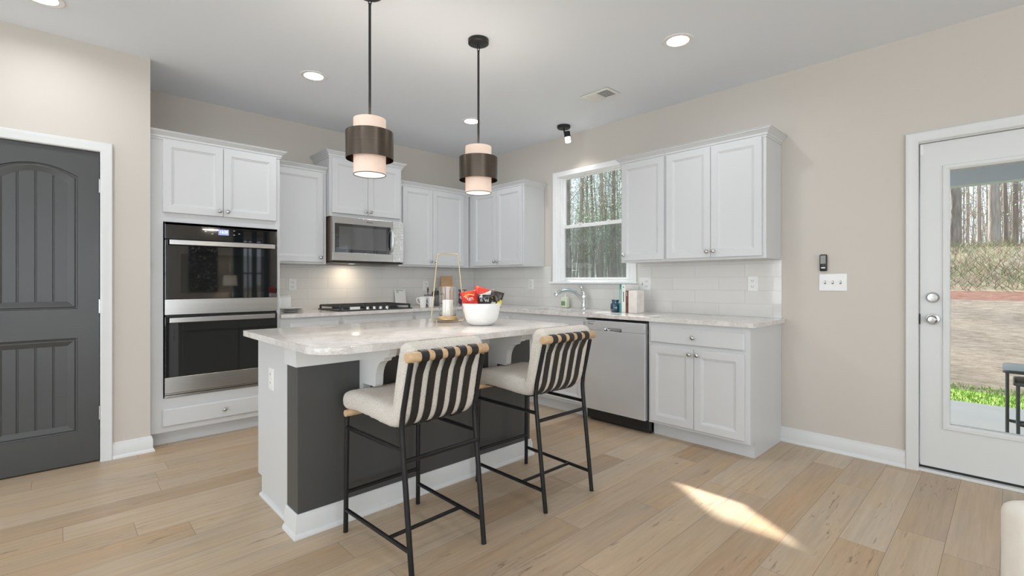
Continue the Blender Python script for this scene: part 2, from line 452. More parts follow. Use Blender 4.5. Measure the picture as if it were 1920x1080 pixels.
def text(body, size, f, parent, m, name, u, v, w, plane, ext=.0006):
    cu = bpy.data.curves.new(name, 'FONT'); cu.body = body; cu.size = size; cu.extrude = ext; cu.align_x = 'CENTER'; cu.align_y = 'CENTER'
    tmp = bpy.data.objects.new(name, cu); COL.objects.link(tmp)
    bpy.context.view_layer.update()
    me = bpy.data.meshes.new_from_object(tmp.evaluated_get(bpy.context.evaluated_depsgraph_get()))
    bpy.data.objects.remove(tmp); bpy.data.curves.remove(cu)
    org = wpos(parent)
    for vv in me.vertices: vv.co = Vector(f(u+vv.co.x, v+vv.co.y, w+vv.co.z)) - org
    me.materials.clear(); me.materials.append(M[m] if isinstance(m, str) else m)
    o = bpy.data.objects.new(name, me); COL.objects.link(o); o.parent = parent
    return o

H = 2.744
XL, YR = -8.0, -9.6         # left wall and rear wall of the open living space
# ------------------------------------------------------------------ structure
struct(MB().box(XL-.15, .15, YR-.15, .15, -.1, 0).build('floor', 'floor'))
struct(MB().box(XL-.15, .15, YR-.15, .15, H, H+.12).build('ceiling', 'ceiling'))
def wall_with_holes(name, axis, c0, c1, a0, a1, z0, z1, holes):
    """axis 'x': slab between x=c0..c1 running along y a0..a1; holes (a, b, z0, z1)"""
    mb = MB(); cuts = sorted({a0, a1, *[h[0] for h in holes], *[h[1] for h in holes]})
    for p, q in zip(cuts, cuts[1:]):
        hs = sorted([h for h in holes if h[0] <= p+1e-6 and h[1] >= q-1e-6], key=lambda h: h[2]); z = z0; segs = []
        for h in hs:
            if h[2] > z+1e-6: segs.append((z, h[2]))
            z = h[3]
        if z < z1-1e-6: segs.append((z, z1))
        for s0, s1 in segs:
            if axis == 'x': mb.box(c0, c1, p, q, s0, s1)
            else: mb.box(p, q, c0, c1, s0, s1)
    return struct(mb.build(name, 'wall'))
WIN = (-2.355, -1.432, 1.19, 2.315)         # kitchen window hole on the right wall
DR = (-5.38, -4.415, 0.0, 2.065)          # patio door hole
wall_with_holes('wall_right', 'x', 0, .08, YR, .0, 0, H, [WIN, DR])
wall_with_holes('wall_back', 'y', 0, .15, -3.60, .15, 0, H, [])
wall_with_holes('wall_pantry', 'y', -.664, -.544, XL, -3.452, 0, H, [(-4.325, -3.713, 0, 2.05)])
wall_with_holes('wall_pantry_side', 'x', -3.56, -3.452, -.544, 0, 0, H, [])
LW = [(-9.2, -7.5, .25, 2.45), (-7.3, -5.75, .25, 2.45), (-3.6, -1.0, .25, 2.45), (-5.45, -4.78, 1.47, 1.81)]
wall_with_holes('wall_left', 'x', XL-.15, XL, YR, -.664, 0, H, LW)
RW = [(-.80, -.12, .55, 2.25), (-4.6, -2.2, .25, 2.45), (-7.6, -5.0, .25, 2.45)]
wall_with_holes('wall_rear', 'y', YR-.15, YR, XL, 0, 0, H, RW)
struct(MB().box(XL, -3.6, .05, .15, 0, H).build('wall_pantry_back', 'wall'))

# baseboards with quarter-round shoe
BB = [(0, 0), (.024, 0), (.024, .010), (.018, .020), (.014, .022), (.014, .085), (.010, .094), (.010, .102), (.004, .108), (0, .108)]
def baseboard(name, path, top=.108):
    pr = [(o, h if h < .05 else h*top/.108) for o, h in BB]
    return struct(MB().sweep(path, pr, lambda u, v, w: (u, v, w)).build(name, 'trim', smooth=35))
baseboard('baseboard_right', [(0, -4.362), (0, -3.640)][::1])
baseboard('baseboard_rear', [(XL, YR), (0, YR), (0, -5.44)])
baseboard('baseboard_pantry', [(-3.452, -.55), (-3.452, -.664), (-3.656, -.664)])
baseboard('baseboard_left', [(-4.385, -.664), (XL, -.664), (XL, YR)])

# casing profile: (offset outward from the opening, height off the wall)
CAS = [(0, 0), (0, .011), (.006, .016), (.040, .018), (.050, .022), (.058, .022), (.062, .018), (.062, 0)]
# ---- pantry door (door_1)
d1 = struct(thing('door_1', (-4.02, -.664, 0), 'charcoal two-panel arched pantry door in white casing', 'door'))
f = onto('y', -.664)
MB().sweep([(-3.718, 0), (-3.718, 2.044), (-4.322, 2.044), (-4.322, 0)], [(-o, w) for o, w in CAS], f).build('door_casing', 'trim', d1, 35)
MB().box(-3.718, -3.713, -.664, -.544, 0, 2.05).box(-4.325, -4.320, -.664, -.544, 0, 2.05).box(-4.32, -3.718, -.664, -.544, 2.044, 2.05).build('door_jamb', 'trim', d1)
def pantry_slab():
    fy = lambda u, v, w: (u, -.655-w+.0, v)
    mb = MB(); x0, x1, z0, z1 = -4.318, -3.722, .010, 2.040
    c, hw, za, zt = -4.02, .193, 1.868, 1.928
    def arc(u, base=za, top=zt, h=hw): t = (u-c)/h; return base + (top-base)*(1-t*t)
    NA = 24; us = [c-hw+2*hw*i/NA for i in range(NA+1)]
    # stiles and rails (front face at w=0)
    pz0, pz1, qz0 = .213, .825, 1.012
    mb.quad(fy(x0, z0, 0), fy(c-hw, z0, 0), fy(c-hw, z1, 0), fy(x0, z1, 0))
    mb.quad(fy(c+hw, z0, 0), fy(x1, z0, 0), fy(x1, z1, 0), fy(c+hw, z1, 0))
    mb.quad(fy(c-hw, z0, 0), fy(c+hw, z0, 0), fy(c+hw, pz0, 0), fy(c-hw, pz0, 0))
    mb.quad(fy(c-hw, pz1, 0), fy(c+hw, pz1, 0), fy(c+hw, qz0, 0), fy(c-hw, qz0, 0))
    for a, b in zip(us, us[1:]): mb.quad(fy(a, arc(a), 0), fy(b, arc(b), 0), fy(b, z1, 0), fy(a, z1, 0))
    # recessed moulding and grooved field of each panel
    prof = [(0, 0), (.004, -.006), (.010, -.008), (.016, -.004), (.020, -.004), (.050, -.013)]
    def panel(zb, top):
        polys = []
        for i, w in prof:
            h = hw-i
            P = [(c-h, zb+i), (c+h, zb+i)] + [(c+h-2*h*k/NA, top(c+(hw*(c+h-2*h*k/NA-c)/h))-i) for k in range(NA+1)]
            polys.append((P, w))
        mb.rings(fy, polys, fill=False, back=False)
        h = hw-prof[-1][0]; w0 = prof[-1][1]; zb2 = zb+prof[-1][0]
        cuts = [(c-h, 0)]
        for g in (-.08, 0, .08): cuts += [(c+g-.006, 0), (c+g-.002, -.004), (c+g+.002, -.004), (c+g+.006, 0)]
        cuts.append((c+h, 0)); fine = []
        for (a, wa), (b, wb) in zip(cuts, cuts[1:]):
            n = 4 if b-a > .02 else 1
            for k in range(n): fine.append((a+(b-a)*k/n, wa+(wb-wa)*k/n))
        fine.append(cuts[-1])
        tp = lambda u: top(c+hw*(u-c)/h)-prof[-1][0]
        for (a, wa), (b, wb) in zip(fine, fine[1:]):
            mb.quad(fy(a, zb2, w0+wa), fy(b, zb2, w0+wb), fy(b, tp(b), w0+wb), fy(a, tp(a), w0+wa))
    panel(qz0, arc); panel(pz0, lambda u: pz1)
    # sides and back
    for a, b in (((x0, z0), (x1, z0)), ((x1, z0), (x1, z1)), ((x1, z1), (x0, z1)), ((x0, z1), (x0, z0))):
        mb.quad(fy(*a, 0), fy(*b, 0), fy(*b, -.035), fy(*a, -.035))
    mb.quad(fy(x0, z0, -.035), fy(x1, z0, -.035), fy(x1, z1, -.035), fy(x0, z1, -.035))
    bmesh.ops.remove_doubles(mb.bm, verts=mb.bm.verts, dist=1e-5)
    return mb
pantry_slab().build('door_slab', 'darkdoor', d1)
for z in (1.82, 1.026, .324):
    MB().tube([(-3.720, -.669, z-.045), (-3.720, -.669, z+.045)], .007, 10).box(-3.719, -3.710, -.666, -.662, z-.045, z+.045).build('hinge', 'nickel', d1, 30)
MB().lathe([(0, -.060), (.020, -.058), (.027, -.045), (.024, -.030), (.010, -.022), (.010, -.008), (.028, -.004), (.028, 0)], (-4.26, -.655, .96), 'y', 24).build('door_knob', 'nickel', d1, 40)

# ---- patio door (door_2), on the right wall, glass with a white frame
d2 = struct(thing('door_2', (0, -4.9, 0), 'white full-glass patio door', 'door'))
f = onto('x', 0)
MB().sweep([(4.424, 0), (4.424, 2.062), (5.372, 2.062), (5.372, 0)], CAS, f).build('door_casing', 'trim', d2, 35)
MB().box(0, .08, -4.424, -4.415, 0, 2.065).box(0, .08, -5.38, -5.372, 0, 2.065).box(0, .08, -5.372, -4.424, 2.057, 2.065).build('door_jamb', 'trim', d2)
MB().box(-.012, .09, -5.38, -4.415, 0, .018, .004).build('threshold', 'trim', d2)
MB().box(.030, .08, -5.38, -4.415, .018, .030).build('door_sweep', 'black', d2)
def glazed(u0, u1, v0, v1, gu0, gu1, gv0, gv1, fn, t):
    mb = MB()
    P = [rect(u0, u1, v0, v1), rect(u0, u1, v0, v1), rect(gu0-.034, gu1+.034, gv0-.034, gv1+.034), rect(gu0-.030, gu1+.030, gv0-.030, gv1+.030),
         rect(gu0-.012, gu1+.012, gv0-.012, gv1+.012), rect(gu0, gu1, gv0, gv1), rect(gu0, gu1, gv0, gv1), rect(u0, u1, v0, v1)]
    w = [-t, 0, 0, .009, .009, 0, -t, -t]
    b = mb.bm; R = [[b.verts.new(fn(a, c, ww)) for a, c in p] for p, ww in zip(P, w)]
    for A, B in zip(R, R[1:]):
        for i in range(4): b.faces.new((A[i], A[(i+1) % 4], B[(i+1) % 4], B[i]))
    bmesh.ops.remove_doubles(b, verts=b.verts, dist=1e-6)
    return mb
fd = lambda u, v, w: (.022-w, -u, v)
slab = glazed(4.430, 5.366, .034, 2.054, 4.568, 5.235, .312, 1.872, fd, .044).build('door_slab', 'trim', d2)
MB().box(.040, .046, -5.235, -4.568, .312, 1.872).build('glass_pane', 'glass', d2)
MB().box(.019, .0215, -4.446, -4.4305, 1.985, 2.050).build('security_sensor', 'plate', d2)
KN = [(0, -.062), (.018, -.060), (.026, -.048), (.024, -.034), (.011, -.026), (.011, -.010), (.032, -.006), (.034, 0)]
MB().lathe([(r, h) for r, h in KN], (.022, -4.49, .954), 'x', 28).build('door_knob', 'nickel', d2, 40)
MB().lathe([(0, -.022), (.024, -.020), (.031, -.012), (.033, 0)], (.022, -4.49, 1.089), 'x', 28).box(-.012, .004, -4.499, -4.481, 1.084, 1.094).build('deadbolt', 'nickel', d2, 40)
MB().box(.014, .03, -4.431, -4.4235, .92, .985).build('latch_plate', 'black', d2)

# ---- kitchen window (window_1): double-hung, white
w1 = struct(thing('window_1', (0, -1.9, 1.19), 'white double-hung kitchen window over the sink', 'window'))
f = onto('x', 0)
MB().sweep([(1.432, 1.19), (1.432, 2.313), (2.355, 2.313), (2.355, 1.19)], [(o*.88, w) for o, w in CAS], f).build('window_casing', 'vinyl', w1, 35)
MB().box(-.048, .0, -2.43, -1.345, 1.168, 1.190, .004).box(0, .02, -2.355, -1.432, 1.168, 1.190).build('window_sill', 'vinyl', w1)
def frame_box(x0, x1, y0, y1, z0, z1, sy, szb, szt):
    return MB().box(x0, x1, y0, y0+sy, z0, z1, .002).box(x0, x1, y1-sy, y1, z0, z1, .002).box(x0, x1, y0+sy, y1-sy, z0, z0+szb, .002).box(x0, x1, y0+sy, y1-sy, z1-szt, z1, .002)
frame_box(0, .08, -2.355, -1.432, 1.190, 2.313, .022, .012, .008).build('window_jamb', 'vinyl', w1)
frame_box(.028, .075, -2.333, -1.454, 1.202, 2.305, .016, .004, .006).build('vinyl_frame', 'vinyl', w1)
frame_box(.050, .072, -2.317, -1.470, 1.765, 2.299, .030, .030, .010).build('upper_sash', 'vinyl', w1)
frame_box(.022, .046, -2.317, -1.470, 1.206, 1.792, .040, .024, .036).build('lower_sash', 'vinyl', w1)
MB().box(.059, .063, -2.287, -1.500, 1.795, 2.289).box(.030, .034, -2.277, -1.510, 1.230, 1.756).build('glass_pane', 'glass', w1)
MB().box(.076, .077, -2.33, -1.46, 1.21, 1.77).build('insect_screen', 'insect_screen', w1)
for y in (-1.72, -2.08): MB().box(.010, .026, y-.02, y+.02, 1.792, 1.800, .002).build('sash_lock', 'vinyl', w1)

# ---- windows of the living side
def plain_window(n, axis, a, b, z0, z1):
    cx = (a+b)/2
    if axis == 'x':
        w = struct(thing('window_%d' % n, (XL, cx, z0), 'white window of the living area', 'window'))
        fx = lambda u, v, q: (XL+q, u, v)
    else:
        w = struct(thing('window_%d' % n, (cx, YR, z0), 'white window of the living area', 'window'))
        fx = lambda u, v, q: (u, YR+q, v)
    MB().sweep([(a, z0), (a, z1), (b, z1), (b, z0)], CAS, fx, closed=True).build('window_casing', 'trim', w, 35)
    mb = MB(); t = .04
    for (p0, p1, q0, q1) in ((a, a+t, z0, z1), (b-t, b, z0, z1), (a, b, z0, z0+t), (a, b, z1-t, z1), (a, b, (z0+z1)/2-.02, (z0+z1)/2+.02), (cx-.02, cx+.02, z0, z1)):
        A, B = fx(p0, q0, -.09), fx(p1, q1, -.05); mb.box(A[0], B[0], A[1], B[1], A[2], B[2])
    mb.build('window_sash', 'trim', w)
    A, B = fx(a, z0, -.075), fx(b, z1, -.070)
    MB().box(A[0], B[0], A[1], B[1], A[2], B[2]).build('glass_pane', 'glass', w)
k = 2
for (a, b, z0, z1) in LW: plain_window(k, 'x', a, b, z0, z1); k += 1
for (a, b, z0, z1) in RW: plain_window(k, 'y', a, b, z0, z1); k += 1
def portal(loc, size, rot):
    l = bpy.data.lights.new('portal', 'AREA'); l.shape = 'RECTANGLE'; l.size, l.size_y = size; l.cycles.is_portal = True
    o = bpy.data.objects.new('daylight_portal', l); COL.objects.link(o); o.location = loc; o.rotation_euler = rot
for (a, b, z0, z1) in LW: portal((XL-.16, (a+b)/2, (z0+z1)/2), (z1-z0, b-a), (0, -PI/2, 0))
for (a, b, z0, z1) in RW: portal(((a+b)/2, YR-.16, (z0+z1)/2), (b-a, z1-z0), (PI/2, 0, 0))
def daylight(loc, size, rot, w):      # soft fill lamp added outside an unseen living-area window to brighten the room
    l = bpy.data.lights.new('daylight', 'AREA'); l.shape = 'RECTANGLE'; l.size, l.size_y = size; l.energy = w; l.color = (.86, .93, 1.0)
    o = bpy.data.objects.new('window_daylight', l); COL.objects.link(o); o.location = loc; o.rotation_euler = rot
FILL_W = 50.0
for (a, b, z0, z1) in LW[:3]: daylight((XL-.20, (a+b)/2, (z0+z1)/2), (z1-z0, b-a), (0, -PI/2, 0), FILL_W)
for (a, b, z0, z1) in RW[1:]: daylight(((a+b)/2, YR-.20, (z0+z1)/2), (b-a, z1-z0), (PI/2, 0, 0), FILL_W)
portal((.09, -1.9, 1.75), (1.13, .80), (0, PI/2, 0))
portal((.09, -4.9, 1.1), (1.6, .75), (0, PI/2, 0))
# ------------------------------------------------------------------ cabinets
def knob(plane, u, v, c, parent):
    s = 1
    prof = [(0, -.028), (.009, -.0275), (.0145, -.023), (.0155, -.018), (.012, -.013), (.006, -.009), (.006, -.002), (.009, 0)]
    p = (u, c, v) if plane == 'y' else (c, -u, v)
    MB().lathe(prof, p, plane, 20).build('knob', 'nickel', parent, 50)
def door(plane, c, u0, u1, v0, v1, parent, kn=None, name='door', flat=False):
    fn = onto(plane, c)
    if flat: pr = [(0, 0), (0, .014), (.006, .019)]
    else: pr = [(0, 0), (0, .017), (.003, .020), (.052, .020), (.055, .016), (.061, .0155), (.064, .012), (.072, .0105)]
    o = MB().rings(fn, [(rect(u0, u1, v0, v1, i), w) for i, w in pr]).build(name, 'cab', parent)
    if kn: knob(plane, kn[0], kn[1], c-.0195, o)
    return o
CR = [(0, -.062), (.006, -.062), (.006, -.050), (.012, -.046), (.014, -.034), (.034, -.014), (.040, -.010), (.040, -.004), (.046, -.002), (.046, 0), (0, 0)]
def crown(path, ztop, parent, k=1.0):
    # path runs so that the room is on its left
    MB().sweep(path[::-1], [(o*k, w*k) for o, w in CR], lambda u, v, w: (u, v, ztop+w)).build('crown_molding', 'cab', parent)
YB = -.61      # face of base cabinets on the back wall; XB same on the right wall
# tall oven cabinet: face x -3.452..-2.58
t = thing('oven_cabinet', (-3.02, -.3, 0), 'tall white oven cabinet between the pantry corner and the range counter', 'cabinet')
MB().box(-3.450, -2.58, -.61, -.002, .102, .345).box(-3.450, -3.372, -.61, -.002, .345, 1.622).box(-2.604, -2.58, -.61, -.002, .345, 1.622).box(-3.45, -2.58, -.61, -.002, 1.622, 2.235)\
    .box(-3.450, -2.58, -.54, -.002, 0, .102).box(-3.372, -2.604, -.02, -.002, .345, 1.622).build('carcass', 'cab', t)
door('y', -.61, -3.377, -2.9965, 1.688, 2.214, t, (-3.022, 1.728)); door('y', -.61, -2.9935, -2.611, 1.688, 2.214, t, (-2.968, 1.728))
door('y', -.61, -3.377, -2.611, .143, .268, t, (-2.988, .205), 'drawer', True)
crown([(-2.58, -.362), (-2.58, -.61), (-3.451, -.61)][::-1], 2.272, t)

# double wall oven
ov = thing('wall_oven', (-2.988, -.3, .349), 'stainless double wall oven with black glass doors and clock reading 12:25', 'oven')
x0, x1 = -3.366, -2.609
MB().box(x0+.008, x1-.008, -.609, -.03, .35, 1.617).build('oven_body', 'black', ov)
MB().box(x0, x1, -.640, -.612, 1.497, 1.619, .002).build('control_panel', 'black_glass', ov)
MB().box(x0, x1, -.640, -.6115, 1.600, 1.619, .001).build('top_trim', 'glass_dark', ov)
f = onto('y', -.640)
MB().box(-3.032, -2.962, -.6408, -.640, 1.545, 1.588).build('clock_display', 'led_blue', ov)
text('12:25', .026, f, ov, 'led_white', 'clock_digits', -2.997, 1.568, .0012, 'y')
for (u, v) in ((-3.072, 1.583), (-3.072, 1.551), (-2.925, 1.583), (-2.925, 1.551), (-3.115, 1.566), (-2.89, 1.562)):
    MB().box(u-.006, u+.006, -.6405, -.640, v-.003, v+.003).build('touch_key', 'nickel', ov)
def oven_door(z0, z1, zb, hz, name, gm):
    d = MB().box(x0, x1, -.642, -.612, zb, z1, .003).build(name, gm, ov)
    MB().box(x0, x1, -.643, -.612, z0, zb, .002).build('steel_rail', 'steel', d)
    h = MB().box(-3.345, -2.640, -.690, -.676, hz-.018, hz+.018, .003).box(-3.335, -3.300, -.678, -.641, hz-.012, hz+.012).box(-2.685, -2.650, -.678, -.641, hz-.012, hz+.012).build('handle', 'steel', d)
    MB().box(-3.27, -2.705, -.6425, -.6419, zb+.045, z1-.10).build('door_window', 'glass_dark', d)
oven_door(.948, 1.491, 1.060, 1.472, 'upper_door', 'black_glass')
oven_door(.383, .935, .497, .911, 'lower_door', 'glass_dark')
MB().box(x0, x1, -.636, -.612, .372, .380).box(x0, x1, -.632, -.612, .358, .366).box(x0, x1, -.622, -.612, .349, .356).build('vent_grille', 'steel', ov)
text('Whirlpool', .026, onto('y', -.643), ov, 'nickel', 'badge', -2.945, .446, .0005, 'y')

# wall cabinets on the back wall
def wall_cab(label, plane, u0, u1, v0, v1, depth, doors, knobs, crownpath, ztop, name='wall_cabinet', ck=1.0, end=None):
    fn = onto(plane, 0); c = fn((u0+u1)/2, v0, depth/2)
    t = thing(name, c, label, 'cabinet')
    A, B = fn(u0, v0, .002), fn(u1, v1, depth)
    MB().box(A[0], B[0], A[1], B[1], A[2], B[2]).build('carcass', 'cab', t)
    for (a, b, p, q), kk in zip(doors, knobs): door(plane, -depth, a, b, p, q, t, kk)
    crown(crownpath, ztop, t, ck)
    return t
wall_cab('single-door white wall cabinet between the tall oven cabinet and the microwave', 'y', -2.578, -2.068, 1.355, 2.25, .31,
         [(-2.575, -2.10, 1.372, 2.215)], [(-2.128, 1.415)], [(-2.578, -.31), (-2.068, -.31)], 2.272)
wall_cab('short raised white two-door cabinet directly above the microwave', 'y', -2.064, -1.292, 1.812, 2.405, .375,
         [(-2.040, -1.680, 1.845, 2.365), (-1.677, -1.315, 1.845, 2.365)], [(-1.705, 1.882), (-1.652, 1.882)], [(-2.064, -.002), (-2.064, -.375), (-1.292, -.375), (-1.292, -.002)], 2.430)
wall_cab('white two-door wall cabinet between the microwave and the kitchen corner', 'y', -1.288, -.335, 1.355, 2.25, .31,
         [(-1.245, -.862, 1.372, 2.215), (-.859, -.42, 1.372, 2.215)], [(-.890, 1.415), (-.832, 1.415)], [(-1.288, -.31), (-.31, -.31)], 2.272)
# corner cabinet on the right wall
wall_cab('white two-door wall cabinet on the window wall beside the kitchen corner', 'x', .004, 1.238, 1.355, 2.25, .315,
         [(.40, .806, 1.372, 2.215), (.809, 1.215, 1.372, 2.215)], [(.782, 1.415), (.834, 1.415)], [(-.315, -.312), (-.315, -1.238), (-.002, -1.238)], 2.272)
# long upper cabinets right of the window
wall_cab('single-door white wall cabinet right of the window, above the stainless dishwasher', 'x', 2.448, 2.868, 1.355, 2.25, .315,
         [(2.460, 2.862, 1.372, 2.215)], [(2.490, 1.418)], [(-.002, -2.448), (-.315, -2.448), (-.315, -2.868)], 2.272)
wall_cab('white two-door wall cabinet at the far right end above the countertop', 'x', 2.870, 3.636, 1.355, 2.25, .315,
         [(2.884, 3.246, 1.372, 2.215), (3.249, 3.612, 1.372, 2.215)], [(3.222, 1.418), (3.275, 1.418)], [(-.315, -2.870), (-.315, -3.636), (-.002, -3.636)], 2.272)

# base cabinets
def base_cab(label, plane, u0, u1, drawers, doors, toe=True, name='base_cabinet'):
    fn = onto(plane, 0)
    t = thing(name, fn((u0+u1)/2, 0, .3), label, 'cabinet')
    mb = MB()
    A, B = fn(u0, .105, .003), fn(u1, .884, .61); mb.box(A[0], B[0], A[1], B[1], A[2], B[2])
    A, B = fn(u0, 0, .003), fn(u1, .105, .535); mb.box(A[0], B[0], A[1], B[1], A[2], B[2])
    mb.build('carcass', 'cab', t)
    for d in drawers: door(plane, -.61, *d[:4], t, d[4], 'drawer', True)
    for d in doors: door(plane, -.61, *d[:4], t, d[4])
    return t
base_cab('white drawer base cabinet beside the tall oven cabinet, left of the cooktop', 'y', -2.578, -2.050, [(-2.500, -2.078, .725, .845, (-2.29, .785))], [(-2.500, -2.291, .13, .70, (-2.32, .65)), (-2.288, -2.078, .13, .70, (-2.26, .65))])
base_cab('white base cabinet under the gas cooktop', 'y', -2.048, -1.290, [(-2.025, -1.310, .725, .845, None)], [(-2.025, -1.669, .13, .70, (-1.70, .65)), (-1.666, -1.310, .13, .70, (-1.64, .65))])
base_cab('white base cabinet between the cooktop and the kitchen corner', 'y', -1.288, -.612, [(-1.265, -.80, .725, .845, (-1.03, .785))], [(-1.265, -.80, .13, .70, (-.83, .65))])
base_cab('white base cabinet on the window wall beside the kitchen corner', 'x', .004, 1.345, [(.80, 1.325, .725, .845, (1.06, .785))], [(.80, 1.325, .13, .70, (.83, .65))])
base_cab('white sink base cabinet between the corner cabinet and the dishwasher', 'x', 1.347, 2.284, [(1.368, 2.264, .725, .845, None)], [(1.368, 1.814, .13, .70, (1.784, .65)), (1.818, 2.264, .13, .70, (1.848, .65))])
eb = base_cab('white end base cabinet right of the dishwasher, one drawer over two doors', 'x', 2.890, 3.636, [(2.908, 3.603, .728, .845, (3.252, .785))], [(2.908, 3.254, .125, .700, (3.226, .662)), (3.257, 3.603, .125, .700, (3.285, .662))])
MB().box(-.61, -.004, -3.640, -3.637, .105, .884).box(-.535, -.004, -3.640, -3.637, 0, .105).build('end_panel', 'cab', eb)

# dishwasher
dw = thing('dishwasher', (-.32, -2.587, 0), 'stainless dishwasher under the counter between sink and end cabinet', 'dishwasher')
MB().box(-.600, -.02, -2.884, -2.290, .02, .872).build('tub', 'black', dw)
dd = MB().box(-.645, -.601, -2.876, -2.304, .110, .780, .003).box(-.645, -.601, -2.876, -2.304, .806, .862, .003).box(-.645, -.601, -2.500, -2.304, .779, .807).box(-.645, -.601, -2.876, -2.665, .779, .807)\
    .box(-.612, -.601, -2.665, -2.500, .779, .807).build('door', 'steel2', dw)
MB().rings(lambda u, v, w: (-.6455-w, -u, v), [([(2.582+.086*math.cos(a), .806+.030*math.sin(a)) for a in [PI+PI*k/16 for k in range(17)]], 0),
     ([(2.582+.082*math.cos(a), .803+.026*math.sin(a)) for a in [PI+PI*k/16 for k in range(17)]], -.022)], fill=True, back=False).build('pocket_handle', 'chrome', dd, 50)
MB().box(-.6458, -.6445, -2.874, -2.306, .783, .7845).build('panel_seam', 'black', dd)
MB().box(-.6460, -.6450, -2.400, -2.325, .851, .8535).build('status_window', 'black', dd)
text('Whirlpool', .013, onto('x', -.6452), dd, 'black', 'badge', 2.36, .832, .0002, 'x')
for k in range(6): MB().box(-.6458, -.645, -2.73-.022*k-.003, -2.73-.022*k+.003, .826, .829).build('key_mark', 'nickel', dd)
MB().box(-.560, -.540, -2.884, -2.290, .003, .104, .002).build('toe_plate', 'black', dw)

# counters
def rounded(path, rads):
    out = []; n = len(path)
    for i, (p, r) in enumerate(zip(path, rads)):
        P = Vector(p)
        if r == 0: out.append(tuple(P)); continue
        a = (Vector(path[i-1])-P).normalized(); b = (Vector(path[(i+1) % n])-P).normalized()
        for k in range(9):
            t = k/8; q = (P+a*r)*(1-t)**2 + P*2*t*(1-t)*1.0 + (P+b*r)*t*t; out.append(tuple(q))
    return out
def slab_poly(poly, z0, z1, name, m, parent=None, bev=.004):
    mb = MB(); mb.prism(poly, lambda u, v: (u, v, z0), lambda u, v: (u, v, z1))
    es = [e for e in mb.bm.edges if abs(e.verts[0].co.z-e.verts[1].co.z) < 1e-6]
    bmesh.ops.bevel(mb.bm, geom=es, offset=bev, segments=2, affect='EDGES', profile=.5)
    return mb.build(name, m, parent, 40)
# L-shaped perimeter counter in three abutting slabs around the sink cut-out
mb = MB()
cp = thing('countertop', (-.32, -1.9, .884), 'speckled white quartz perimeter countertop along the back and window walls', 'countertop')
Lpoly = rounded([(-2.578, -.003), (-2.578, -.645), (-.645, -.645), (-.645, -3.672), (-.003, -3.672), (-.003, -.003)], [0, 0, 0, .05, .03, 0])
def top_with_hole():
    mb = MB(); b = mb.bm
    hole = rounded([(-.535, -1.46), (-.535, -2.20), (-.150, -2.20), (-.150, -1.46)], [.05]*4)
    for z in (.884, .914):
        A = [b.verts.new((x, y, z)) for x, y in Lpoly]; Bv = [b.verts.new((x, y, z)) for x, y in hole]
        es = [b.edges.new((A[i], A[(i+1) % len(A)])) for i in range(len(A))] + [b.edges.new((Bv[i], Bv[(i+1) % len(Bv)])) for i in range(len(Bv))]
        bmesh.ops.triangle_fill(b, use_beauty=True, edges=es, use_dissolve=False)
        if z == .884: A0, B0 = A, Bv
    for P, Q in ((A0, A), (B0, Bv)):
        for i in range(len(P)): b.faces.new((P[i], P[(i+1) % len(P)], Q[(i+1) % len(P)], Q[i]))
    return mb
top_with_hole().build('slab', 'quartz', cp, 35)
sk = thing('kitchen_sink', (-.342, -1.83, .70), 'stainless undermount sink below the kitchen window', 'sink')
MB().rings(lambda u, v, w: (u, v, w), [(rect(-.54, -.145, -2.205, -1.455), .883), (rect(-.545, -.14, -2.21, -1.45), .883), (rect(-.54, -.145, -2.205, -1.455), .882), (rect(-.53, -.155, -2.195, -1.465), .70)], back=False).build('basin', 'sink', sk)
MB().lathe([(0, .704), (.03, .704), (.035, .701)], (-.342, -1.83, 0), 'z', 20).build('drain', 'chrome', sk)

# backsplash
tag(MB().box(-2.578, -.001, -.010, -.0005, .9145, 1.3545).build('backsplash', 'tile_x'), 'glossy off-white tile backsplash behind the gas cooktop', 'backsplash')
mb = MB().box(-.010, -.0005, -1.344, -.0105, .9145, 1.3545).box(-.010, -.0005, -2.421, -1.344, .9145, 1.1640).box(-.010, -.0005, -2.447, -2.421, .9145, 1.3545)
mb.box(-.010, -.0005, -2.448, -2.396, 1.1905, 1.3540) if False else None
tag(mb.box(-.010, -.0005, -3.642, -2.447, .9145, 1.3545).build('backsplash', 'tile_y'), 'glossy off-white tile backsplash under the kitchen window', 'backsplash')

# microwave
mw = thing('microwave', (-1.67, -.2, 1.372), 'stainless over-the-range microwave hung above the cooktop', 'microwave')
a0, a1 = -2.049, -1.292
MB().box(a0+.003, a1-.003, -.375, -.011, 1.385, 1.806).build('body', mat('microwave_side_reflection', (.23, .17, .12), .35, .3, noise=(3, .05)), mw)  # brown reflection on the side is put into the base colour
MB().box(a0+.003, a1-.003, -.400, -.011, 1.370, 1.3845, .003).build('underside_vent', 'black', mw)
MB().box(a0, -1.415, -.416, -.376, 1.744, 1.808, .002).box(a0, -1.415, -.416, -.376, 1.390, 1.468, .002).box(a0, a0+.022, -.416, -.376, 1.467, 1.745).box(-1.440, -1.415, -.416, -.376, 1.467, 1.745).build('door_frame', 'steel', mw)
g_ = MB().box(-2.028, -1.439, -.412, -.380, 1.467, 1.745).build('door_window', 'black_glass', mw)
MB().box(-1.985, -1.490, -.4130, -.4119, 1.500, 1.718).build('window_mesh', 'mw_glass', g_)
MB().box(-1.413, a1, -.416, -.376, 1.744, 1.808, .002).box(-1.413, a1, -.416, -.376, 1.390, 1.468, .002).box(a1-.014, a1, -.416, -.376, 1.467, 1.745).box(-1.413, a1-.014, -.412, -.376, 1.467, 1.745).build('control_panel', 'crinkle', mw)
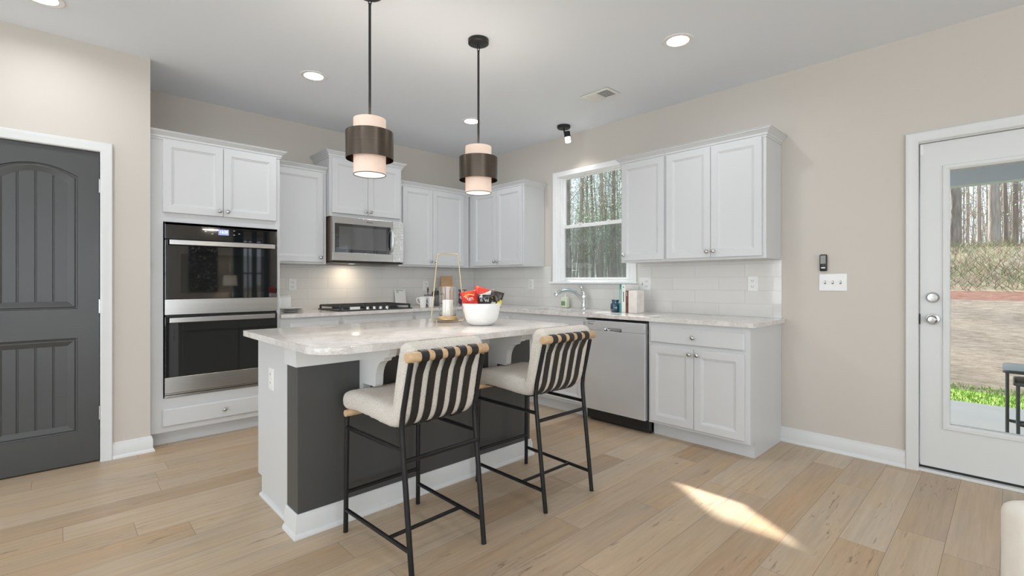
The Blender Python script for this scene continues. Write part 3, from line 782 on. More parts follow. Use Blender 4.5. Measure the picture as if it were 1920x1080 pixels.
MB().tube([(-1.430, -.414, 1.712), (-1.432, -.436, 1.700), (-1.434, -.450, 1.660), (-1.434, -.454, 1.605), (-1.434, -.450, 1.550), (-1.432, -.436, 1.510), (-1.430, -.414, 1.498)], [.012, .013, .014, .014, .014, .013, .012], 14).build('handle', 'steel2', mw, 60)
text('Whirlpool', .017, onto('y', -.4162), mw, 'black', 'badge', -1.672, 1.776, .0003, 'y')
MB().box(-1.78, -1.73, -.20, -.17, 1.367, 1.3705).build('task_lamp', 'diff_glow', mw)
l = bpy.data.lights.new('task', 'AREA'); l.size = .06; l.energy = .9; l.color = (1, .82, .62)
o = bpy.data.objects.new('task_light', l); COL.objects.link(o); o.location = (-1.755, -.185, 1.364)

# cooktop
ck = thing('gas_cooktop', (-1.67, -.33, .9145), 'black gas cooktop with iron grates and four knobs on the back counter', 'cooktop')
MB().box(-2.052, -1.290, -.590, -.075, .9145, .924, .004).build('cooktop_tray', 'iron', ck)
def grate(xa, xb):
    mb = MB(); z = .958; y0, y1 = -.555, -.10
    for y in (y0, y1): mb.box(xa, xb, y-.006, y+.006, z-.010, z+.006)
    for x in (xa, xb): mb.box(x-.006, x+.006, y0, y1, z-.010, z+.006)
    cx = (xa+xb)/2
    mb.box(cx-.005, cx+.005, y0, y1, z-.006, z+.004)
    for y in (y0+(y1-y0)*.27, y0+(y1-y0)*.5, y0+(y1-y0)*.73): mb.box(xa, xb, y-.005, y+.005, z-.006, z+.004)
    for x in (xa, xb):
        for y in (y0, y1): mb.box(x-.008, x+.008, y-.008, y+.008, .9241, z)
    mb.build('grate', 'iron', ck)
grate(-2.035, -1.800); grate(-1.785, -1.555); grate(-1.540, -1.305)
for (x, y, r) in ((-1.918, -.21, .045), (-1.918, -.44, .036), (-1.42, -.21, .036), (-1.42, -.44, .045), (-1.67, -.33, .055)):
    MB().lathe([(0, .944), (r*.7, .943), (r*.75, .938), (r, .936), (r, .924)], (x, y, 0), 'z', 24).build('burner', 'iron', ck, 40)
for k in range(4):
    MB().lathe([(0, .952), (.014, .951), (.017, .946), (.018, .930), (.020, .9243)], (-1.775+.068*k, -.572, 0), 'z', 20).build('knob', 'chrome', ck, 40)
MB().box(-1.950, -1.850, -.5715, -.5685, .927, .952).build('warning_card', 'plate', ck, label='small white card on the cooktop front')

# ------------------------------------------------------------------ faucet
fa = thing('faucet', (-.10, -1.865, .914), 'chrome pull-out kitchen faucet behind the sink', 'faucet')
MB().lathe([(0, 1.062), (.024, 1.060), (.028, 1.045), (.024, 1.02), (.022, .95), (.024, .925), (.032, .918), (.032, .9145)], (-.10, -1.865, 0), 'z', 24).build('body', 'chrome', fa, 50)
P = [(-.105, -1.862, .985), (-.135, -1.845, 1.040), (-.19, -1.822, 1.085), (-.26, -1.793, 1.105), (-.33, -1.765, 1.098), (-.375, -1.747, 1.075), (-.392, -1.740, 1.052)]
MB().tube(P, [.017, .018, .020, .021, .023, .024, .020], 16).build('spout', 'chrome', fa, 60)
MB().tube([(-.10, -1.865, 1.055), (-.098, -1.855, 1.088), (-.085, -1.825, 1.130), (-.075, -1.790, 1.150)], [.020, .017, .013, .012], 12).build('handle', 'chrome', fa, 60)
so = thing('soap_bottle', (-.075, -1.60, .914), 'pale green hand soap bottle behind the sink faucet', 'bottle')
MB().box(-.105, -.045, -1.640, -1.560, .9145, 1.030, .012).build('bottle_body', 'soap', so, 50)
MB().tube([(-.075, -1.60, 1.029), (-.075, -1.60, 1.062)], .008, 10).box(-.11, -.068, -1.607, -1.593, 1.062, 1.074, .003).build('pump', 'plate', so, 50)
MB().box(-.1068, -.1052, -1.625, -1.575, .940, .985).build('bottle_label', 'leaf', so)
# ------------------------------------------------------------------ wall plates
def plate(plane, u, v, w, h, label, sockets, wallc=-.0005, cat='electrical outlet', group=None, face=-.010, name='wall_outlet'):
    fn = onto(plane, face)
    t = thing(name, fn(u, v-h/2, 0), label, cat, group)
    MB().rings(fn, [(rect(u-w/2, u+w/2, v-h/2, v+h/2), 0), (rect(u-w/2, u+w/2, v-h/2, v+h/2), .003), (rect(u-w/2, u+w/2, v-h/2, v+h/2, .003), .006)]).build('cover_plate', 'plate', t)
    for (du, kind) in sockets:
        if kind == 'o':
            for dv in (.0225, -.0225):
                s = MB().rings(fn, [(rect(u+du-.017, u+du+.017, v+dv-.014, v+dv+.014), .005), (rect(u+du-.016, u+du+.016, v+dv-.013, v+dv+.013), .0078)]).build('socket', 'plate', t)
                mb = MB()
                for q in (-.007, .007): A, B = fn(u+du+q-.0015, v+dv-.002, .0078), fn(u+du+q+.0015, v+dv+.007, .0083); mb.box(A[0], B[0], A[1], B[1], A[2], B[2])
                A, B = fn(u+du-.002, v+dv-.009, .0078), fn(u+du+.002, v+dv-.005, .0083); mb.box(A[0], B[0], A[1], B[1], A[2], B[2])
                mb.build('socket_slots', 'outletgrey', s)
        else:
            A, B = fn(u+du-.005, v-.011, .005), fn(u+du+.005, v+.011, .0085)
            s = MB().box(A[0], B[0], A[1], B[1], A[2], B[2]).build('toggle_slot', 'outletgrey', t)
            A, B = fn(u+du-.0038, v-.004, .0085), fn(u+du+.0038, v+.009, .018)
            MB().box(A[0], B[0], A[1], B[1], A[2], B[2], .001).build('switch_lever', 'plate', s)
    return t
plate('y', -2.272, 1.160, .072, .117, 'white outlet on the backsplash above the stacked plates', [(0, 'o')])
plate('y', -.745, 1.140, .072, .117, 'white outlet on the backsplash between the microwave and the kitchen corner', [(0, 'o')])
plate('x', 1.040, 1.160, .072, .117, 'white outlet on the backsplash left of the kitchen window', [(0, 'o')])
plate('x', 2.497, 1.168, .116, .117, 'double white switch and outlet plate above the books', [(-.023, 's'), (.023, 'o')])
plate('x', 3.438, 1.172, .074, .117, 'white outlet at the right end of the backsplash', [(0, 'o')])
plate('x', 3.966, 1.183, .166, .120, 'triple white light switch plate on the beige wall near the patio door', [(-.046, 's'), (0, 's'), (.046, 's')], cat='light switch', face=0, name='light_switch')
rm = thing('remote_control', (-.012, -3.912, 1.262), 'small black remote in a wall cradle above the triple light switch', 'remote control')
fn = onto('x', 0)
MB().box(-.024, -.001, -3.934, -3.890, 1.262, 1.380, .008, 3).build('remote_body', 'black', rm, 40)
MB().box(-.0255, -.0235, -3.928, -3.896, 1.314, 1.372, .0008).build('keypad', mat('grey_keypad', (.28, .28, .27), .5, noise=(200, .2)), rm)
MB().box(-.0250, -.0235, -3.925, -3.900, 1.282, 1.290, .0006).build('logo_mark', 'plate', rm)

# ------------------------------------------------------------------ island
il = thing('kitchen_island', (-2.34, -2.2, 0), 'white kitchen island base with charcoal seating side', 'kitchen island')
ix0, ix1 = -3.118, -1.575
MB().box(ix0+.020, ix1-.020, -2.400, -1.870, .105, .884).box(ix0+.020, ix1-.020, -2.400, -1.935, 0, .105).build('cabinet_body', 'cab', il)
MB().box(ix0, ix1, -2.540, -2.400, 0, .884).build('half_wall', 'darkpanel', il)
# white apron under the top, on the seating side and both ends
MB().box(ix0-.012, ix1+.012, -2.552, -2.5405, .792, .8835).box(ix0-.012, ix0-.0005, -2.5405, -2.399, .792, .8835).box(ix1+.0005, ix1+.012, -2.5405, -2.399, .792, .8835).build('apron', 'trim', il)
def corbel(xc):
    th = .020
    pts = [(-2.5410, .8835), (-2.842, .8835), (-2.842, .858), (-2.832, .850), (-2.828, .836)]
    for k in range(1, 6): a = k/5*PI/2; pts.append((-2.828+.040*math.sin(a), .836-.022*(1-math.cos(a))))
    for k in range(1, 8): a = k/7*PI/2; pts.append((-2.788+.078*math.sin(a), .814-.100*(1-math.cos(a))))
    pts += [(-2.708, .690), (-2.700, .680), (-2.580, .679), (-2.576, .56), (-2.5410, .56)]
    MB().prism(pts, lambda u, v: (xc-th, u, v), lambda u, v: (xc+th, u, v)).build('corbel', 'trim', il)
corbel(-2.795); corbel(-1.932)
pr = [(o, h) for o, h in BB]
MB().sweep([(ix1, -2.40), (ix1, -2.540), (ix0, -2.540), (ix0, -2.40)], [(o, h*1.0) for o, h in BB], lambda u, v, w: (u, v, w)).build('baseboard', 'trim', il, 35)
MB().sweep([(ix0+.020, -2.417), (ix0+.020, -1.935)][::1], [(0, 0), (.014, 0), (.014, .008), (.008, .016), (0, .018)], lambda u, v, w: (u, v, w)).build('shoe_molding', 'trim', il, 35)
for k, (a, b) in enumerate(((ix0+.05, -2.60), (-2.59, -2.10), (-2.09, ix1-.05))):
    MB().box(a, b, -1.8695, -1.850, .725, .850, .003).build('drawer', 'cab', il)
    MB().box(a, b, -1.8695, -1.850, .130, .705, .003).build('door', 'cab', il)
ipl = rounded([(-3.172, -1.842), (-3.172, -2.912), (-1.520, -2.912), (-1.520, -1.842)], [.02, .14, .14, .02])
tag(slab_poly(ipl, .8845, .9145, 'island_countertop', 'quartz'), 'large speckled white quartz top of the kitchen island', 'countertop')
# outlet on the island end
t = thing('wall_outlet', (ix0+.02, -2.108, .612), 'white outlet on the white end of the island', 'electrical outlet')
fx = lambda u, v, w: (ix0+.0195-w, -u, v)
MB().rings(fx, [(rect(2.072, 2.144, .612, .729), 0), (rect(2.072, 2.144, .612, .729), .003), (rect(2.072, 2.144, .612, .729, .003), .006)]).build('cover_plate', 'plate', t)
for dv in (-.0225, .0225):
    s = MB().rings(fx, [(rect(2.091, 2.125, .6705+dv-.014, .6705+dv+.014), .005), (rect(2.092, 2.124, .6705+dv-.013, .6705+dv+.013), .0078)]).build('socket', 'plate', t)
    MB().box(ix0+.0112, ix0+.0118, -2.103, -2.100, .6705+dv, .6705+dv+.008).box(ix0+.0112, ix0+.0118, -2.116, -2.113, .6705+dv, .6705+dv+.008).build('socket_slots', 'outletgrey', s)

# ------------------------------------------------------------------ bar stools (front faces +y, towards the island)
def cl(y, z): return (y, z)
def smooth_path(P, n):
    out = []
    for i in range(len(P)-1):
        p0, p1, p2, p3 = P[max(i-1, 0)], P[i], P[i+1], P[min(i+2, len(P)-1)]
        for k in range(n):
            t = k/n
            out.append(tuple(.5*((2*b) + (-a+c)*t + (2*a-5*b+4*c-d)*t*t + (-a+3*b-3*c+d)*t**3) for a, b, c, d in zip(p0, p1, p2, p3)))
    out.append(tuple(P[-1])); return out
def make_stool():
    t = thing('bar_stool', (0, 0, 0), '', 'bar stool', 'bar stools along the island')
    r = .0115
    def leg(pts, name='leg'): MB().tube(pts, r, 14).build(name, 'blackmetal', t, 60)
    X = .194
    for s in (-1, 1):
        leg([(s*.203, .270, 0), (s*.200, .262, .555)])
        leg([(s*.191, -.272, 0), (s*.193, -.236, .30), (s*.194, -.205, .560), (s*.194, -.203, .600), (s*.193, -.212, .66), (s*.189, -.262, .862)])
        MB().tube([(s*.201, .262, .500), (s*.194, -.214, .500)], .0095, 12).build('side_rail', 'blackmetal', t, 60)
        MB().tube([(s*.203, .267, .108), (s*.191, -.262, .108)], .0095, 12).build('lower_rail', 'blackmetal', t, 60)
    MB().tube([(-.202, .264, .190), (.202, .264, .190)], .0095, 12).build('front_footrest', 'blackmetal', t, 60)
    MB().tube([(-X, -.222, .460), (X, -.222, .460)], .0095, 12).build('rear_rail', 'blackmetal', t, 60)
    MB().tube([(-X, -.10, .108), (X, -.10, .108)], .0085, 12).build('cross_rail', 'blackmetal', t, 60)
    MB().lathe([(0, -.211), (.018, -.211), (.0205, -.208), (.0205, .208), (.018, .211), (0, .211)], (-.010, -.278, .888), 'x', 28).build('back_dowel', 'oak', t, 50)
    MB().lathe([(0, -.212), (.015, -.212), (.0160, -.210), (.0160, .210), (.015, .212), (0, .212)], (0, .258, .566), 'x', 24).build('front_dowel', 'oak', t, 50)
    # sling cushion
    C = smooth_path([(.285, .618), (.22, .626), (.12, .627), (.02, .623), (-.06, .619), (-.11, .619), (-.148, .630), (-.168, .662), (-.178, .705), (-.192, .77), (-.208, .84), (-.225, .905)], 4)
    T = .046; n = len(C); out = []
    nor = []
    for i in range(n):
        a, b = C[max(i-1, 0)], C[min(i+1, n-1)]; d = Vector((b[0]-a[0], b[1]-a[1])).normalized(); nor.append(Vector((d.y, -d.x)))   # nor points to the upper / front side? fixed below
    prof = []
    for i in range(n): prof.append((Vector(C[i]), nor[i], 1))
    # closed outline: inner side, rounded tip, outer side, rounded tip
    def ring(scale):
        pts = []
        for i in range(n):
            th = T*scale*(1 if 0 < i < n-1 else .98); pts.append(Vector(C[i]) + nor[i]*th)
        d = (Vector(C[-1])-Vector(C[-2])).normalized()
        for k in range(1, 6): a = PI*k/6; pts.append(Vector(C[-1]) + nor[-1]*T*scale*math.cos(a) + d*T*.8*scale*math.sin(a))
        for i in reversed(range(n)): pts.append(Vector(C[i]) - nor[i]*T*scale)
        d = (Vector(C[0])-Vector(C[1])).normalized()
        for k in range(1, 6): a = PI*k/6; pts.append(Vector(C[0]) - nor[0]*T*scale*math.cos(a) + d*T*.8*scale*math.sin(a))
        return pts
    mb = MB(); b = mb.bm; R = []
    HX = .203; st = []
    for k in range(9): a = PI/2*k/8; st.append((-HX+.030*(1-math.sin(a)) if False else -HX+.030*(1-math.cos(PI/2-a)) , max(.25, math.sin(a)**.6) if k else .25))
    xs = [(-HX, .30), (-HX+.003, .55), (-HX+.009, .78), (-HX+.018, .92), (-HX+.032, 1.0)] + [(-HX+.032+(2*HX-.064)*k/30, 1.0) for k in range(1, 30)] + [(HX-.032, 1.0), (HX-.018, .92), (HX-.009, .78), (HX-.003, .55), (HX, .30)]
    for x, s in xs: R.append([b.verts.new((x, p.x, p.y)) for p in ring(s)])
    for A, B in zip(R, R[1:]):
        m_ = len(A)
        for i in range(m_): b.faces.new((A[i], A[(i+1) % m_], B[(i+1) % m_], B[i]))
    for Q in (R[0], R[-1]):      # end caps as strips across the thickness
        for i in range(n-1): b.faces.new((Q[i], Q[i+1], Q[2*n+3-i], Q[2*n+4-i]))
        b.faces.new([Q[k] for k in range(n-1, n+6)]); b.faces.new([Q[k] for k in range(2*n+4, 2*n+10)] + [Q[0]])
    cu = mb.build('cushion', 'boucle', t, 80)
    sb = cu.modifiers.new('sub', 'SUBSURF'); sb.levels = 1; sb.render_levels = 1
    tx = bpy.data.textures.new('boucle_clumps', 'CLOUDS'); tx.noise_scale = .012; tx.noise_depth = 1
    dp = cu.modifiers.new('disp', 'DISPLACE'); dp.texture = tx; dp.strength = .0045; dp.texture_coords = 'LOCAL'
    # leather straps: round the rear dowel, down the back, under the seat to the front dowel
    for xc in (-.150, -.085, -.020, .045, .110):
        xc += .006
        path = []
        for k in range(0, 10):
            a = math.radians(60 + 200*k/9)      # over the top of the dowel, from the front to the back side
            path.append((-.278 + .0235*math.cos(a), .888 + .0235*math.sin(a)))
        for i in reversed(range(n)):
            if C[i][1] < .840 or C[i][0] > -.19:
                p = Vector(C[i]) + nor[i]*(T+.0055)*OUT; path.append((p.x, p.y))
        path += [(.280, .562), (.262, .549)]
        path = path[:9] + path[9:]
        m2 = MB(); bb = m2.bm; rr = []
        for i, p in enumerate(path):
            a = path[max(i-1, 0)]; c_ = path[min(i+1, len(path)-1)]; d = Vector((c_[0]-a[0], c_[1]-a[1])).normalized(); nn = Vector((-d.y, d.x))
            q0 = Vector(p) + nn*.0016; q1 = Vector(p) - nn*.0016
            rr.append([bb.verts.new((xc-.0175, q0.x, q0.y)), bb.verts.new((xc+.0175, q0.x, q0.y)), bb.verts.new((xc+.0175, q1.x, q1.y)), bb.verts.new((xc-.0175, q1.x, q1.y))])
        for A, B in zip(rr, rr[1:]):
            for i in range(4): bb.faces.new((A[i], A[(i+1) % 4], B[(i+1) % 4], B[i]))
        bb.faces.new(rr[0][::-1]); bb.faces.new(rr[-1])
        m2.build('leather_strap', 'leather', t, 60)
    return t
OUT = -1
stool = make_stool()
stool2 = copy_tree(stool)
stool.location = (-2.7245, -2.908, 0); stool.rotation_euler = (0, 0, math.radians(1.5)); stool['label'] = 'cream boucle bar stool with black leather straps near the grey corner of the island'
stool2.location = (-1.916, -2.905, 0); stool2.rotation_euler = (0, 0, math.radians(-.8)); stool2['label'] = 'cream boucle bar stool with black leather straps nearest the dishwasher'

# ------------------------------------------------------------------ pendants
def make_pendant():
    t = thing('pendant_light', (0, 0, 0), '', 'pendant light', 'pendant lights over the island')
    MB().lathe([(0, H-.030), (.055, H-.030), (.066, H-.024), (.066, H-.0005), (0, H-.0005)], (0, 0, 0), 'z', 32).build('canopy', 'rodmetal', t, 40)
    MB().tube([(.009*math.cos(2*PI*k/14), 0, H-.053+.026*math.sin(2*PI*k/14)) for k in range(14)], .0028, 8, closed=True).build('hanging_loop', 'rodmetal', t, 60)
    MB().tube([(0, 0, H-.068), (0, 0, 2.050)], .0070, 12).build('rod', 'rodmetal', t, 60)
    sh = MB().lathe([(.0835, 1.758), (.0840, 2.054), (.0822, 2.054), (.0817, 1.758)], (0, 0, 0), 'z', 48, close=True).build('lamp_shade', 'shade', t, 40)
    MB().lathe([(0, 2.046), (.0815, 2.046), (.0815, 2.050), (0, 2.050)], (0, 0, 0), 'z', 32).build('top_disc', 'shade', sh)
    MB().lathe([(0, 1.7605), (.0812, 1.7605), (.0812, 1.7645), (0, 1.7645)], (0, 0, 0), 'z', 40).build('diffuser', 'diff_glow', sh)
    MB().lathe([(.0846, 1.7570), (.0846, 1.7600), (.0812, 1.7600), (.0812, 1.7570)], (0, 0, 0), 'z', 48, close=True).build('lower_ring', 'rodmetal', sh, 40)
    MB().lathe([(.1235, 1.840), (.1240, 1.984), (.1222, 1.984), (.1217, 1.840)], (0, 0, 0), 'z', 56, close=True).build('metal_band', 'bronze', t, 40)
    mb = MB()
    for k in range(3): a = 2*PI*k/3+.4; mb.tube([(.0838*math.cos(a), .0838*math.sin(a), 1.912), (.1220*math.cos(a), .1220*math.sin(a), 1.912)], .003, 8)
    mb.build('band_bracket', 'rodmetal', t)
    return t
def bulb_light(x, y, z, w, col, r=.03):
    l = bpy.data.lights.new('lamp', 'POINT'); l.energy = w; l.color = col; l.shadow_soft_size = r
    o = bpy.data.objects.new('lamp_light', l); COL.objects.link(o); o.location = (x, y, z)
p1 = make_pendant(); p2 = copy_tree(p1)
p1.location = (-2.716, -2.457, 0); p1['label'] = 'drum pendant with bronze band whose ceiling canopy is cut off by the picture top'
p2.location = (-1.963, -2.457, 0); p2['label'] = 'drum pendant with bronze band whose black ceiling canopy shows in full'
for x in (-2.716, -1.963):
    for z, w, rx in ((1.752, 2.2, 0), (2.056, 1.0, PI)):
        l = bpy.data.lights.new('pendant', 'AREA'); l.shape = 'DISK'; l.size = .15; l.energy = w; l.color = (1, .90, .78)
        o = bpy.data.objects.new('pendant_bulb', l); COL.objects.link(o); o.location = (x, -2.457, z); o.rotation_euler = (rx, 0, 0)

# ------------------------------------------------------------------ recessed lights, vent, spotlight
def make_can():
    t = thing('recessed_light', (0, 0, H-.006), '', 'recessed light', 'recessed ceiling lights')
    MB().lathe([(.068, H-.0045), (.092, H-.006), (.096, H-.003), (.096, H-.0003), (.068, H-.0003)], (0, 0, 0), 'z', 40, close=True).build('trim_ring', 'plate', t, 40)
    MB().lathe([(0, H-.0025), (.068, H-.0025), (.068, H-.0005), (0, H-.0005)], (0, 0, 0), 'z', 40).build('lens', 'can_glow', t)
    return t
cans = [(-1.028, -3.341, 'bright recessed ceiling light nearest the patio door wall'), (-2.522, -1.186, 'bright recessed ceiling light in front of the tall oven cabinet'),
        (-1.021, -1.217, 'bright recessed ceiling light partly behind the smaller pendant rod'), (-3.985, -1.160, 'recessed ceiling light cut off at the picture top, above the pantry door'),
        (-4.4, -3.341, 'recessed ceiling light behind the viewer near the pantry side'), (-2.6, -4.9, 'recessed ceiling light over the cream armchair'),
        (-5.6, -5.6, 'recessed ceiling light over the middle of the living area'), (-2.6, -7.4, 'recessed ceiling light near the rear wall artwork'), (-5.6, -8.1, 'recessed ceiling light near the rear windows'), (-6.6, -2.4, 'recessed ceiling light near the left windows')]
c0 = None
for x, y, lb in cans:
    if c0 is None: c0 = make_can(); c = c0
    else: c = copy_tree(c0)
    c.location = (x, y, H-.006); c['label'] = lb
    l = bpy.data.lights.new('can', 'AREA'); l.shape = 'DISK'; l.size = .13; l.energy = CAN_W; l.color = CAN_COL; l.spread = math.radians(165)
    o = bpy.data.objects.new('can_lamp', l); COL.objects.link(o); o.location = (x, y, H-.012)
for ch in COL.objects:
    if ch.parent and ch.parent.name.startswith('recessed_light'): pass
# the can parts were built around the world origin: shift their meshes once
for me in {o.data for o in COL.objects if o.parent is not None and o.parent.name.startswith('recessed_light') and o.type == 'MESH'}:
    pass

vt = thing('ceiling_vent', (-.655, -2.463, H-.012), 'white ceiling vent register with slatted halves near the window wall', 'air vent')
vx0, vx1, vy0, vy1 = -.745, -.565, -2.600, -2.326
MB().sweep([(vx0, vy0), (vx1, vy0), (vx1, vy1), (vx0, vy1)], [(0, H-.008), (.022, H-.009), (.022, H-.001), (0, H-.001)][::1], lambda u, v, w: (u, v, w), closed=True).build('frame', 'plate', vt)
MB().box(vx0, vx1, vy0, vy1, H-.003, H-.001).build('duct_opening', 'black', vt)
MB().box(vx0+.02, vx1-.02, -2.468, -2.458, H-.010, H-.003).build('center_bar', 'plate', vt)
mb = MB()
for k in range(11):
    x = vx0+.028+k*.0125
    mb.obox((x, -2.398, H-.007), (1, 0, .0), (0, 1, 0), (0, 0, 1), .0052, .058, .0012)
    if k % 2 == 0: mb.box(x-.0018, x+.0018, -2.585, -2.470, H-.009, H-.005)
mb.build('slats', 'plate', vt)
sp = thing('ceiling_spotlight', (-.265, -1.742, H-.15), 'small black ceiling spotlight above the sink window', 'spotlight')
MB().lathe([(0, H-.028), (.060, H-.028), (.066, H-.022), (.066, H-.0005), (0, H-.0005)], (-.265, -1.742, 0), 'z', 32).build('canopy', 'blackmetal', sp, 40)
MB().tube([(-.265, -1.742, H-.025), (-.262, -1.748, H-.075)], .007, 10).build('arm', 'blackmetal', sp, 50)
ax = Vector((.10, -.08, -1)).normalized()
c = Vector((-.245, -1.765, H-.060))
mb = MB(); mb.tube([c, c+ax*.055], .031, 24); mb.build('lamp_head', 'blackmetal', sp, 40)
MB().tube([c+ax*.053, c+ax*.105], .027, 24).build('frosted_glass', emit('spot_glow', (1, .98, .95), 3.2), sp, 40)
l = bpy.data.lights.new('spot', 'SPOT'); l.energy = 5; l.color = (1, .97, .93); l.spot_size = math.radians(125); l.spot_blend = 1; l.shadow_soft_size = .03
o = bpy.data.objects.new('spot_lamp', l); COL.objects.link(o); o.location = c+ax*.115; o.rotation_euler = ax.to_track_quat('-Z', 'Y').to_euler()

# ------------------------------------------------------------------ things on the island
lx, ly = -2.018, -2.200
ln = thing('candle_lantern', (lx, ly, .9145), 'brass frame lantern with glass cylinder and white candle on the island', 'lantern')
rt = Vector((.723, -.691, 0)); fw = Vector((.691, .723, 0)); L0 = Vector((lx, ly, 0))
def lp(a, z, d=0): return L0 + rt*a + fw*d + Vector((0, 0, z))
MB().tube([lp(-.100, .928), lp(-.109, .936), lp(-.110, .950), lp(-.070, 1.365), lp(-.066, 1.373), lp(-.058, 1.376), lp(.058, 1.376), lp(.066, 1.373), lp(.070, 1.365), lp(.110, .950), lp(.109, .936), lp(.100, .928)], .0042, 8, closed=True).build('frame', 'brass', ln, 60)
MB().tube([lp(.070*math.cos(2*PI*k/24), .936, .060*math.sin(2*PI*k/24)) for k in range(24)], .0035, 8, closed=True).tube([lp(-.10, .928, 0), lp(.10, .928, 0)], .004, 8).build('base_ring', 'brass', ln, 60)
for a in (-.075, .075): MB().tube([lp(a, .9148), lp(a, .926)], .006, 10).build('foot', 'brass', ln)
MB().lathe([(0, .937), (.062, .937), (.064, .940), (.064, .960), (.061, .960), (.061, .943), (0, .943)], (lx, ly, 0), 'z', 36).build('tray', mat('wood_tray', (.56, .38, .20), .45, noise=((10, 60, 60), .15)), ln, 40)
MB().lathe([(.0595, .944), (.0595, 1.155), (.0570, 1.155), (.0570, .944)], (lx, ly, 0), 'z', 40, close=True).build('glass_cylinder', 'lantern_glass', ln, 40)
cn = tag(MB().lathe([(0, .9435), (.036, .9435), (.037, .946), (.037, 1.060), (.034, 1.064), (0, 1.061)], (lx, ly, 0), 'z', 32).build('pillar_candle', 'wax', None, 40), 'white pillar candle inside the glass lantern', 'candle')
MB().tube([(lx, ly, 1.060), (lx+.001, ly, 1.072)], .001, 6).build('wick', 'black', cn)

bx, by = -1.985, -2.515
bo = thing('snack_bowl', (bx, by, .9145), 'white ceramic bowl of snack bags on the island', 'bowl')
MB().lathe([(0, .9147), (.058, .9147), (.072, .918), (.094, .937), (.105, .962), (.115, 1.010), (.1235, 1.050), (.1215, 1.053), (.119, 1.050), (.112, 1.015), (.101, .965), (.085, .940), (.05, .930), (0, .928)], (bx, by, 0), 'z', 56).build('bowl_body', 'ceramic', bo, 60)
def bag_mat(name, c1, c2, sc=18, thr=.52):
    m = bpy.data.materials.new(name); m.use_nodes = True
    N, L, b = nodes(m); tc = N.new('ShaderNodeTexCoord'); n = N.new('ShaderNodeTexNoise'); n.inputs['Scale'].default_value = sc; n.inputs['Detail'].default_value = 3
    L.new(tc.outputs['Object'], n.inputs['Vector']); r = N.new('ShaderNodeValToRGB'); e = r.color_ramp.elements
    e[0].position = thr; e[1].position = thr+.03; e[0].color = (*c1, 1); e[1].color = (*c2, 1)
    L.new(n.outputs[0], r.inputs[0]); L.new(r.outputs[0], b.inputs['Base Color']); b.inputs['Roughness'].default_value = .22
    bp = N.new('ShaderNodeBump'); bp.inputs['Strength'].default_value = .6; bp.inputs['Distance'].default_value = .004
    n2 = N.new('ShaderNodeTexNoise'); n2.inputs['Scale'].default_value = 55; L.new(tc.outputs['Object'], n2.inputs['Vector']); L.new(n2.outputs[0], bp.inputs['Height']); L.new(bp.outputs[0], b.inputs['Normal'])
    return m
def snack(label, c, right, up, w, h, th, m, txt=None, tcol='plate', ts=.022, stripe=None):
    """a pillow bag: two bulged faces with crimped ends"""
    right, up = Vector(right).normalized(), Vector(up).normalized(); nrm = right.cross(up).normalized(); up = nrm.cross(right).normalized(); c = Vector(c)
    t = thing('snack_bag', c - up*h/2, label, 'snack bag')
    mb = MB(); b = mb.bm; NX, NY = 12, 12; G = []
    for side in (1, -1):
        g = []
        for j in range(NY+1):
            row = []
            for i in range(NX+1):
                a, d = i/NX*2-1, j/NY*2-1
                bul = max(0, (1-a**4))*max(0, (1-abs(d)**3))
                crimp = .0015*math.sin(i*2.2) if abs(d) > .85 else 0
                wob = .004*math.sin(5*a+3*d+w*90)*bul
                p = c + right*a*w/2*(1-.07*(1-d*d)) + up*d*h/2 + nrm*(side*(th/2*bul**.7+.0006)+crimp+wob)
                row.append(b.verts.new(p))
            g.append(row)
        G.append(g)
        for j in range(NY):
            for i in range(NX): b.faces.new((g[j][i], g[j][i+1], g[j+1][i+1], g[j+1][i]))
    for j in range(NY):
        for i in (0, NX): b.faces.new((G[0][j][i], G[0][j+1][i], G[1][j+1][i], G[1][j][i]))
    for i in range(NX):
        for j in (0, NY): b.faces.new((G[0][j][i], G[0][j][i+1], G[1][j][i+1], G[1][j][i]))
    mb.build('bag_body', m, t, 50)
    if txt:
        fn = lambda u, v, q: tuple(c + right*u + up*v + nrm*(th/2*max(0, (1-(2*u/w)**4)*(1-abs(2*v/h)**3))**.7+.0025+q))
        text(txt, ts, fn, t, tcol, 'lettering', 0, .010, 0, None)
        if stripe: 
            m3 = MB()
            m3.tube([Vector(fn(-w*.3+w*.6*k/14, .026+.010*math.sin(PI*k/14), .001)) for k in range(15)], .0022, 6); m3.build('arc_mark', stripe, t)
    return t
R_ = Vector((.723, -.691, 0)); U_ = Vector((0, 0, 1)); F_ = Vector((-.691, -.723, 0))  # F_ points to the camera
def bp_(a, z, d): return Vector((bx, by, 0)) + R_*a + F_*d + Vector((0, 0, z))
yel = mat('yellow_ink', (.85, .62, .08), .4, noise=(9, .05))
snack('red snack bag lettered fun at the front left of the bowl', bp_(-.070, 1.078, .052), R_ + U_*.18, U_ + F_*.25 - R_*.2, .105, .105, .035, bag_mat('red_bag', (.62, .03, .02), (.75, .08, .03)), 'fun', 'plate', .040, yel)
snack('orange-red snack bag standing behind the red one in the bowl', bp_(-.012, 1.100, -.025), R_ - U_*.35, U_ + R_*.3, .095, .105, .03, bag_mat('red_bag2', (.70, .05, .03), (.9, .45, .30)))
snack('black and white snack bag lettered mini in the middle of the bowl', bp_(.022, 1.068, .052), R_ - U_*.05, U_ + F_*.3, .090, .085, .025, bag_mat('black_bag', (.02, .02, .025), (.55, .58, .55), 22, .60), 'mini', 'plate', .032)
snack('silver snack bag standing at the right centre of the bowl', bp_(.050, 1.078, -.012), R_ + U_*.4, U_ - R_*.4, .095, .095, .025, bag_mat('silver_bag', (.62, .60, .58), (.72, .62, .55)))
